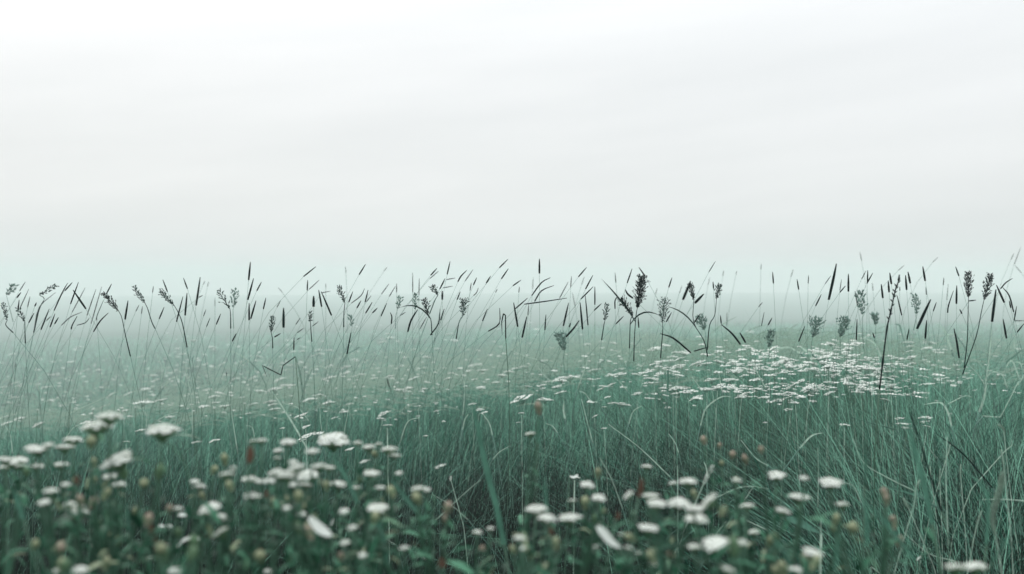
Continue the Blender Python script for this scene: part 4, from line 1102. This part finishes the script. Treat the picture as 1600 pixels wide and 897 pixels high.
PE = [('F1', [(422, 770), (455, 738), (508, 708)], 30, 1.02, 'sharp white petal slanting up right, lower left'),
      ('F1', [(825, 782), (868, 735), (920, 722), (942, 735)], 22, 1.0, 'sharp curved white petal arching over, lower left'),
      ('F1', [(838, 620), (858, 616), (882, 622)], 22, 1.05, 'sharp little white oval petal beside a blurred head'),
      ('F1', [(740, 672), (758, 668), (776, 672)], 14, 1.05, 'left one of two small sharp white petals, lower left'),
      ('F1', [(780, 672), (798, 668), (814, 674)], 15, 1.05, 'right one of two small sharp white petals, lower left'),
      ('F1', [(680, 832), (698, 822), (716, 815)], 15, .95, 'small sharp white petal near the bottom, left'),
      ('F1', [(742, 875), (750, 862), (762, 850)], 10, 1.5, 'tiny sharp white petal above the bottom edge, left'),
      ('F2', [(252, 628), (290, 672), (330, 700), (362, 718)], 50, .80, 'large white petal falling right under the dense clump'),
      ('F2', [(352, 668), (362, 648), (368, 632)], 12, 1.2, 'small pointed white petal right of the large falling one'),
      ('F2', [(782, 818), (795, 822), (808, 830)], 18, 1.4, 'small white oval petal at the bottom centre'),
      ('F3', [(402, 672), (430, 700), (470, 745), (518, 775)], 48, .82, 'large white petal falling right, bottom centre right'),
      ('F3', [(270, 432), (290, 440), (312, 428)], 14, 1.5, 'small white winged petal above the dark grass'),
      ('F4', [(702, 835), (710, 822), (720, 812)], 10, 1.5, 'tiny white petal above the bottom right pair')]
for tile, pts, w, d, label in PE:
    path = spline([at(*T(tile, *p), d) for p in pts], 8)
    low = path[0] if path[0].z < path[-1].z else path[-1]
    if low is path[0]:
        path = path[::-1]
    tail = to_ground(path[-1], Vector((random.uniform(-.3, .3), 0, -1)), .15)
    root = Vector((tail[-1].x, tail[-1].y, float(gz(tail[-1].y, tail[-1].x))))
    e = thing('white_petal_flower', label, 'petal', root)
    mb = MB(); mb.leaf([p - root for p in path], w / 3.02 / F * d, Vector((.1, -.7, .8)), fold=.18)
    link('petal', mb.mesh('petal', [M['white']]), e)
    mb = MB(); mb.tube([p - root for p in tail], .0009, 5)
    link('stem', mb.mesh('stem', [M['stem']]), e)

# ------------------------------------------------------------------ broad blurred blades, foxtails
BB = [('F1', [(770, 265), (815, 300), (875, 385), (910, 540), (950, 720)], 20, .95, 'stem', 'thick blurred green stem curving under a flat white head, left'),
      ('F1', [(495, 235), (530, 280), (560, 350)], 14, .95, 'blade', 'left one of two short blurred stems under the slanted tops'),
      ('F1', [(555, 170), (590, 210), (625, 260), (640, 340)], 10, 1.1, 'blade', 'thin blurred stem right of the slanted tops'),
      ('F1', [(70, 500), (85, 560), (110, 640)], 42, .80, 'blade', 'wide blurred pale blade at the left edge'),
      ('F1', [(600, 540), (600, 600), (612, 700)], 22, .86, 'blade', 'pair-like blurred pale blade right of the white heads, lower left'),
      ('F2', [(1022, 85), (1045, 200), (1085, 390), (1130, 560), (1172, 760)], 50, 1.15, 'blade', 'long broad blurred leaf standing in the centre'),
      ('F2', [(345, 305), (380, 370), (430, 450), (480, 560)], 30, .90, 'blade', 'blurred blade slanting right inside the dense white clump'),
      ('F2', [(640, 450), (700, 530), (790, 640)], 34, .95, 'blade', 'blurred leaf slanting right of the orange bud'),
      ('F2', [(560, 620), (600, 720), (620, 860)], 34, .86, 'blade', 'dark blurred blade under the single wide head'),
      ('F2', [(800, 540), (795, 680), (780, 860)], 18, .95, 'blade', 'blurred upright green stem beside the double head'),
      ('F3', [(150, 430), (160, 520), (165, 600)], 24, .95, 'blade', 'upright blurred green blade above the three central heads'),
      ('F3', [(295, 320), (325, 380), (355, 440)], 20, 1.2, 'blade', 'small blurred blade pointing up left near the tan bud'),
      ('F3', [(125, 110), (125, 200), (122, 280)], 26, 1.05, 'blade', 'blurred stem under the pink bud at the centre'),
      ('F3', [(880, 660), (890, 760), (885, 890)], 20, .85, 'blade', 'blurred upright stem beneath the stacked white heads'),
      ('F3', [(700, 600), (705, 720), (700, 880)], 26, .85, 'blade', 'blurred upright stem right of the domed white head'),
      ('F4', [(655, 130), (690, 300), (735, 470), (775, 660)], 56, 1.15, 'blade', 'widest blurred blade leaning left at the right'),
      ('F4', [(668, 130), (720, 280), (765, 430), (820, 600)], 14, 1.5, 'dark', 'narrow dark blade along the right side of the widest blurred blade'),
      ('F4', [(455, 265), (462, 360), (458, 480)], 20, 1.25, 'blade', 'blurred stem below the knotty stalk'),
      ('F4', [(450, 520), (465, 620), (470, 760)], 40, .85, 'blade', 'broad blurred upright blade left of the peach buds'),
      ('F4', [(470, 560), (560, 660), (690, 830)], 34, .85, 'blade', 'long blurred blade slanting right between the peach buds'),
      ('F4', [(955, 430), (1010, 480), (1040, 560), (1030, 760)], 36, 1.05, 'blade', 'broad blurred leaf bending right, beside the large foxtail'),
      ('F4', [(845, 250), (840, 450), (850, 760)], 9, 1.7, 'straw', 'thin long upright straw right of the widest blurred blade'),
      ('F4', [(1200, 640), (1120, 740), (1060, 840)], 16, .9, 'blade', 'blurred blade slanting left at the lower right edge'),
      ('F4', [(250, 640), (248, 720), (240, 880)], 9, 1.5, 'straw', 'pale slender stem beneath the oval leaf, right'),
      ('F4', [(235, 300), (238, 420), (235, 580)], 5, 2.0, 'straw', 'fine pale stem rising between two blurred heads'),
      ('F4', [(0, 700), (80, 800), (120, 900)], 24, .8, 'blade', 'blurred green blade at the bottom, right of the white heads'),
      ('F4', [(330, 700), (325, 800), (320, 890)], 30, .8, 'blade', 'blurred green blade under the cream buds')]
for tile, pts, w, d, mat, label in BB:
    path = spline([at(*T(tile, *p), d) for p in pts], 14)
    tail = to_ground(path[-1], path[-1] - path[-2], .2)
    root = Vector((tail[-1].x, tail[-1].y, float(gz(tail[-1].y, tail[-1].x))))
    e = thing('broad_blade', label, 'grass leaf', root, 'broad blades in the foreground')
    ww = w / 3.02 / F * d * .72
    mb = MB()
    allp = [p - root for p in path]
    if w < 22:
        mb.tube(allp, [ww * .45 * (.6 + .4 * k / 13) for k in range(14)], 7)
    else:
        mb.leaf(allp, ww, Vector((.25, -1, .2)), fold=.22, shape=lambda t: .10 + .9 * min(1, 1.8 * t) ** .8 * (1 - .35 * t))
    link('leaf', mb.mesh('leaf', [M[mat]]), e)
    mb = MB(); n = len(tail); mb.tube([p - root for p in tail], [ww * (.28 if w < 22 else .18)] * n, 6)
    link('stem', mb.mesh('stem', [M['stem']]), e)

# oval leaf
d = 1.45
e = None
path = spline([at(*T('F4', *p), d) for p in [(88, 634), (130, 645), (185, 672), (252, 708)]], 10)
tail = to_ground(path[-1], Vector((0, 0, -1)), .1)
root = Vector((tail[-1].x, tail[-1].y, float(gz(tail[-1].y, tail[-1].x))))
e = thing('oval_leaf', 'sharp oval green leaf with pale rim on a slender stem, lower right', 'leaf', root)
mb = MB(); mb.leaf([p - root for p in path], 42 / 3.02 / F * d, Vector((.1, -.8, .7)), fold=.15)
link('leaf', mb.mesh('leaf', [M['blade']]), e)
mb = MB(); mb.tube([p - root for p in tail], .0012, 5)
link('stem', mb.mesh('stem', [M['straw']]), e)

FX = [('F4', [(1108, 418), (1095, 500), (1060, 620), (1075, 720)], 34, 1.25, 260, 'large soft pale foxtail spike at the lower right'),
      ('F4', [(1100, 310), (1108, 350), (1116, 410)], 14, 1.7, 70, 'small bright foxtail spike just above the large one'),
      ('F4', [(910, 380), (908, 420), (912, 466)], 13, 2.0, 60, 'small pale spike standing alone in dark grass, right'),
      ('F4', [(1008, 598), (990, 650), (972, 725)], 13, 1.7, 90, 'slim pale spike slanting left of the large foxtail'),
      ('F4', [(735, 435), (700, 480), (692, 560), (665, 650)], 15, 1.6, 110, 'curled pale spike on the left flank of the widest blurred blade'),
      ('F4', [(812, 400), (810, 440), (812, 480)], 9, 2.2, 40, 'tiny pale spike left of the lone small one'),
      ('F4', [(765, 388), (766, 410), (770, 440)], 9, 2.2, 36, 'tiniest pale spike right beside the widest blurred blade'),
      ('F4', [(640, 540), (655, 570), (665, 590)], 22, 1.8, 40, 'short pale spray left of the curled spike'),
      ('F4', [(1085, 190), (1110, 210), (1115, 245)], 18, 2.2, 60, 'curled pale spike at the right edge below the bent straw'),
      ('F4', [(1150, 265), (1150, 290), (1120, 315)], 10, 2.1, 40, 'tiny hooked spike above the bright foxtail'),
      ('F4', [(860, 282), (852, 320), (842, 350)], 10, 2.2, 40, 'tiny pale spike topping a thin long straw'),
      ('F3', [(780, 385), (782, 420), (782, 460)], 10, 1.9, 40, 'tiny bright spike above the cream bud'),
      ('F3', [(948, 385), (925, 430), (900, 480)], 26, 1.5, 60, 'pale leafy spike above the tipped white head'),
      ('F2', [(920, 435), (918, 450), (922, 462)], 14, 2.2, 20, 'tiny white bud on a thin stem in dark grass'),
      ('A', [(1180, 688), (1172, 710), (1174, 730)], 10, 3.4, 20, 'tiny black bud in the misty left meadow'),
      ('A', [(1380, 788), (1380, 800), (1382, 815)], 10, 3.2, 20, 'tiny black bud on a pale straw, left meadow'),
      ('A', [(97, 735), (95, 748), (94, 762)], 8, 3.6, 14, 'tiny dark bud below the ragged left head'),
      ('B', [(798, 825), (808, 860), (820, 895)], 14, 3.0, 60, 'dark pointed bud-spike left of the centre, in mid meadow'),
      ]
for tile, pts, w, d, n, label in FX:
    s_ = TILE[tile][2]
    path = spline([at(*T(tile, *p), d) for p in pts], 10)
    tail = to_ground(path[-1], path[-1] - path[-2], .12)
    root = Vector((tail[-1].x, tail[-1].y, float(gz(tail[-1].y, tail[-1].x))))
    e = thing('foxtail_grass', label, 'grass spike', root, 'foxtail spikes in the meadow')
    mb = MB(); ww = w / s_ / F * d
    for k in range(n):
        t = k / n; i = min(8, int(t * 9)); f = t * 9 - i
        p = path[i].lerp(path[i + 1], f); dr = (path[i] - path[i + 1]).normalized()
        a = k * 2.4; o_ = dr.orthogonal().normalized(); o2 = dr.cross(o_)
        out = o_ * math.cos(a) + o2 * math.sin(a)
        rr = ww * .5 * math.sin(math.pi * (.12 + .82 * t)) ** .6
        mb.seed(p - root + out * rr * .25, out * .8 + dr * .9, rr * 1.25, rr * .22)
    dark = 'black' in label or 'dark' in label.split()[:2] or label.startswith('tiny dark')
    link('spike', mb.mesh('spike', [M['dark'] if dark else (M['white'] if 'white' in label else M['foxtail'])]), e)
    mb = MB(); mb.tube([p - root for p in path + tail[1:]], [.0008 * max(1, d / 2) * (.35 if dark else 1)] * (len(path) + len(tail) - 1), 5)
    link('stem', mb.mesh('stem', [M['palestem'] if dark else M['straw']]), e)

# ------------------------------------------------------------------ haze
def box(name, x0, x1, y0, y1, z0, z1):
    me = bpy.data.meshes.new(name)
    v = [(x, y, z) for z in (z0, z1) for y in (y0, y1) for x in (x0, x1)]
    me.from_pydata(v, [], [(0, 2, 3, 1), (4, 5, 7, 6), (0, 1, 5, 4), (2, 6, 7, 3), (0, 4, 6, 2), (1, 3, 7, 5)])
    me.update()
    return me


hz = link('haze', box('haze', -304, 304, -304, 304, -6.5, 3.2))
hz['kind'] = 'stuff'; hz['label'] = 'pale cool mist lying over the whole meadow'; hz['category'] = 'mist'
hm = bpy.data.materials.new('haze'); hm.use_nodes = True
nt = hm.node_tree; nt.nodes.clear()
out = nt.nodes.new('ShaderNodeOutputMaterial'); pv = nt.nodes.new('ShaderNodeVolumePrincipled')
pv.inputs['Color'].default_value = (0.875, 0.962, 0.945, 1)
pv.inputs['Density'].default_value = 0.0086
pv.inputs['Anisotropy'].default_value = 0.0
nt.links.new(pv.outputs[0], out.inputs['Volume'])
hz.data.materials.append(hm)

# ------------------------------------------------------------------ sky, sun
ZENITH = 2.1
EL, AZ = math.radians(48), math.radians(-35)
w = bpy.data.worlds.new('World'); SC.world = w; w.use_nodes = True
nt = w.node_tree; bg = nt.nodes['Background']
sky = nt.nodes.new('ShaderNodeTexSky'); sky.sky_type = 'NISHITA'; sky.sun_disc = False
sky.sun_elevation = EL; sky.sun_rotation = AZ; sky.dust_density = 5; sky.air_density = 1.0
tc = nt.nodes.new('ShaderNodeTexCoord')
mp = nt.nodes.new('ShaderNodeMapping'); mp.inputs['Rotation'].default_value = (0, math.radians(7), 0)
mq = nt.nodes.new('ShaderNodeMapping'); mq.inputs['Scale'].default_value = (1.3, 1.0, 10)
nt.links.new(mp.outputs[0], mq.inputs['Vector'])
nz = nt.nodes.new('ShaderNodeTexNoise'); nz.inputs['Scale'].default_value = 1.5; nz.inputs['Detail'].default_value = 5; nz.inputs['Roughness'].default_value = .5
rp = nt.nodes.new('ShaderNodeValToRGB')
rp.color_ramp.elements[0].position = .35; rp.color_ramp.elements[0].color = (9.25, 9.5, 9.58, 1)
rp.color_ramp.elements[1].position = .70; rp.color_ramp.elements[1].color = (10.2, 10.38, 10.45, 1)
mx = nt.nodes.new('ShaderNodeMix'); mx.data_type = 'RGBA'; mx.inputs['Factor'].default_value = .90
nt.links.new(tc.outputs['Generated'], mp.inputs['Vector']); nt.links.new(mq.outputs[0], nz.inputs['Vector'])
nt.links.new(nz.outputs['Fac'], rp.inputs['Fac'])
nt.links.new(sky.outputs[0], mx.inputs['A']); nt.links.new(rp.outputs[0], mx.inputs['B'])
# an overcast sky is brighter overhead than near the horizon
sp = nt.nodes.new('ShaderNodeSeparateXYZ'); nt.links.new(tc.outputs['Generated'], sp.inputs[0])
ml = nt.nodes.new('ShaderNodeMapRange'); ml.inputs['From Min'].default_value = 0.20; ml.inputs['From Max'].default_value = 1.0
ml.inputs['To Min'].default_value = 1.0; ml.inputs['To Max'].default_value = ZENITH
nt.links.new(sp.outputs['Z'], ml.inputs['Value'])
m2 = nt.nodes.new('ShaderNodeMapRange'); m2.inputs['From Min'].default_value = 0.0; m2.inputs['From Max'].default_value = 0.22
m2.inputs['To Min'].default_value = 0.87; m2.inputs['To Max'].default_value = 1.0
nt.links.new(sp.outputs['Z'], m2.inputs['Value'])
mm = nt.nodes.new('ShaderNodeMath'); mm.operation = 'MULTIPLY'
nt.links.new(ml.outputs[0], mm.inputs[0]); nt.links.new(m2.outputs[0], mm.inputs[1])
vm = nt.nodes.new('ShaderNodeVectorMath'); vm.operation = 'SCALE'
nt.links.new(mx.outputs['Result'], vm.inputs[0]); nt.links.new(mm.outputs[0], vm.inputs['Scale'])
nt.links.new(vm.outputs[0], bg.inputs['Color'])
bg.inputs['Strength'].default_value = 0.10

sl = bpy.data.lights.new('sun', 'SUN'); sl.energy = 1.4; sl.angle = math.radians(14); sl.color = (1, .97, .93)
so = bpy.data.objects.new('sun', sl); COL.objects.link(so)
dirv = Vector((math.sin(AZ) * math.cos(EL), math.cos(AZ) * math.cos(EL), math.sin(EL)))
so.rotation_euler = dirv.to_track_quat('Z', 'Y').to_euler()
so.location = (0, 0, 20)

# ------------------------------------------------------------------ camera
cam = bpy.data.cameras.new('camera'); co_ = bpy.data.objects.new('camera', cam); COL.objects.link(co_)
co_.location = (0, 0, CZ); co_.rotation_euler = (math.radians(90), 0, 0)
cam.sensor_width = 36; cam.lens = 36 * F / 1600
cam.shift_y = (HY - 448.5) / 1600
cam.clip_end = 2000; cam.clip_start = .02
cam.dof.use_dof = True; cam.dof.focus_distance = 2.8
cam.dof.aperture_fstop = cam.lens / 7.3
SC.camera = co_

SC.view_settings.view_transform = 'Standard'; SC.view_settings.look = 'None'
SC.view_settings.exposure = 0.0; SC.view_settings.gamma = 1.0
cy = SC.cycles
SC.render.engine = 'CYCLES'
cy.max_bounces = 8; cy.diffuse_bounces = 3; cy.glossy_bounces = 2; cy.transmission_bounces = 4; cy.volume_bounces = 3; cy.transparent_max_bounces = 8
cy.use_denoising = True
cy.denoiser = 'OPENIMAGEDENOISE'
cy.caustics_reflective = False; cy.caustics_refractive = False
cy.use_adaptive_sampling = False
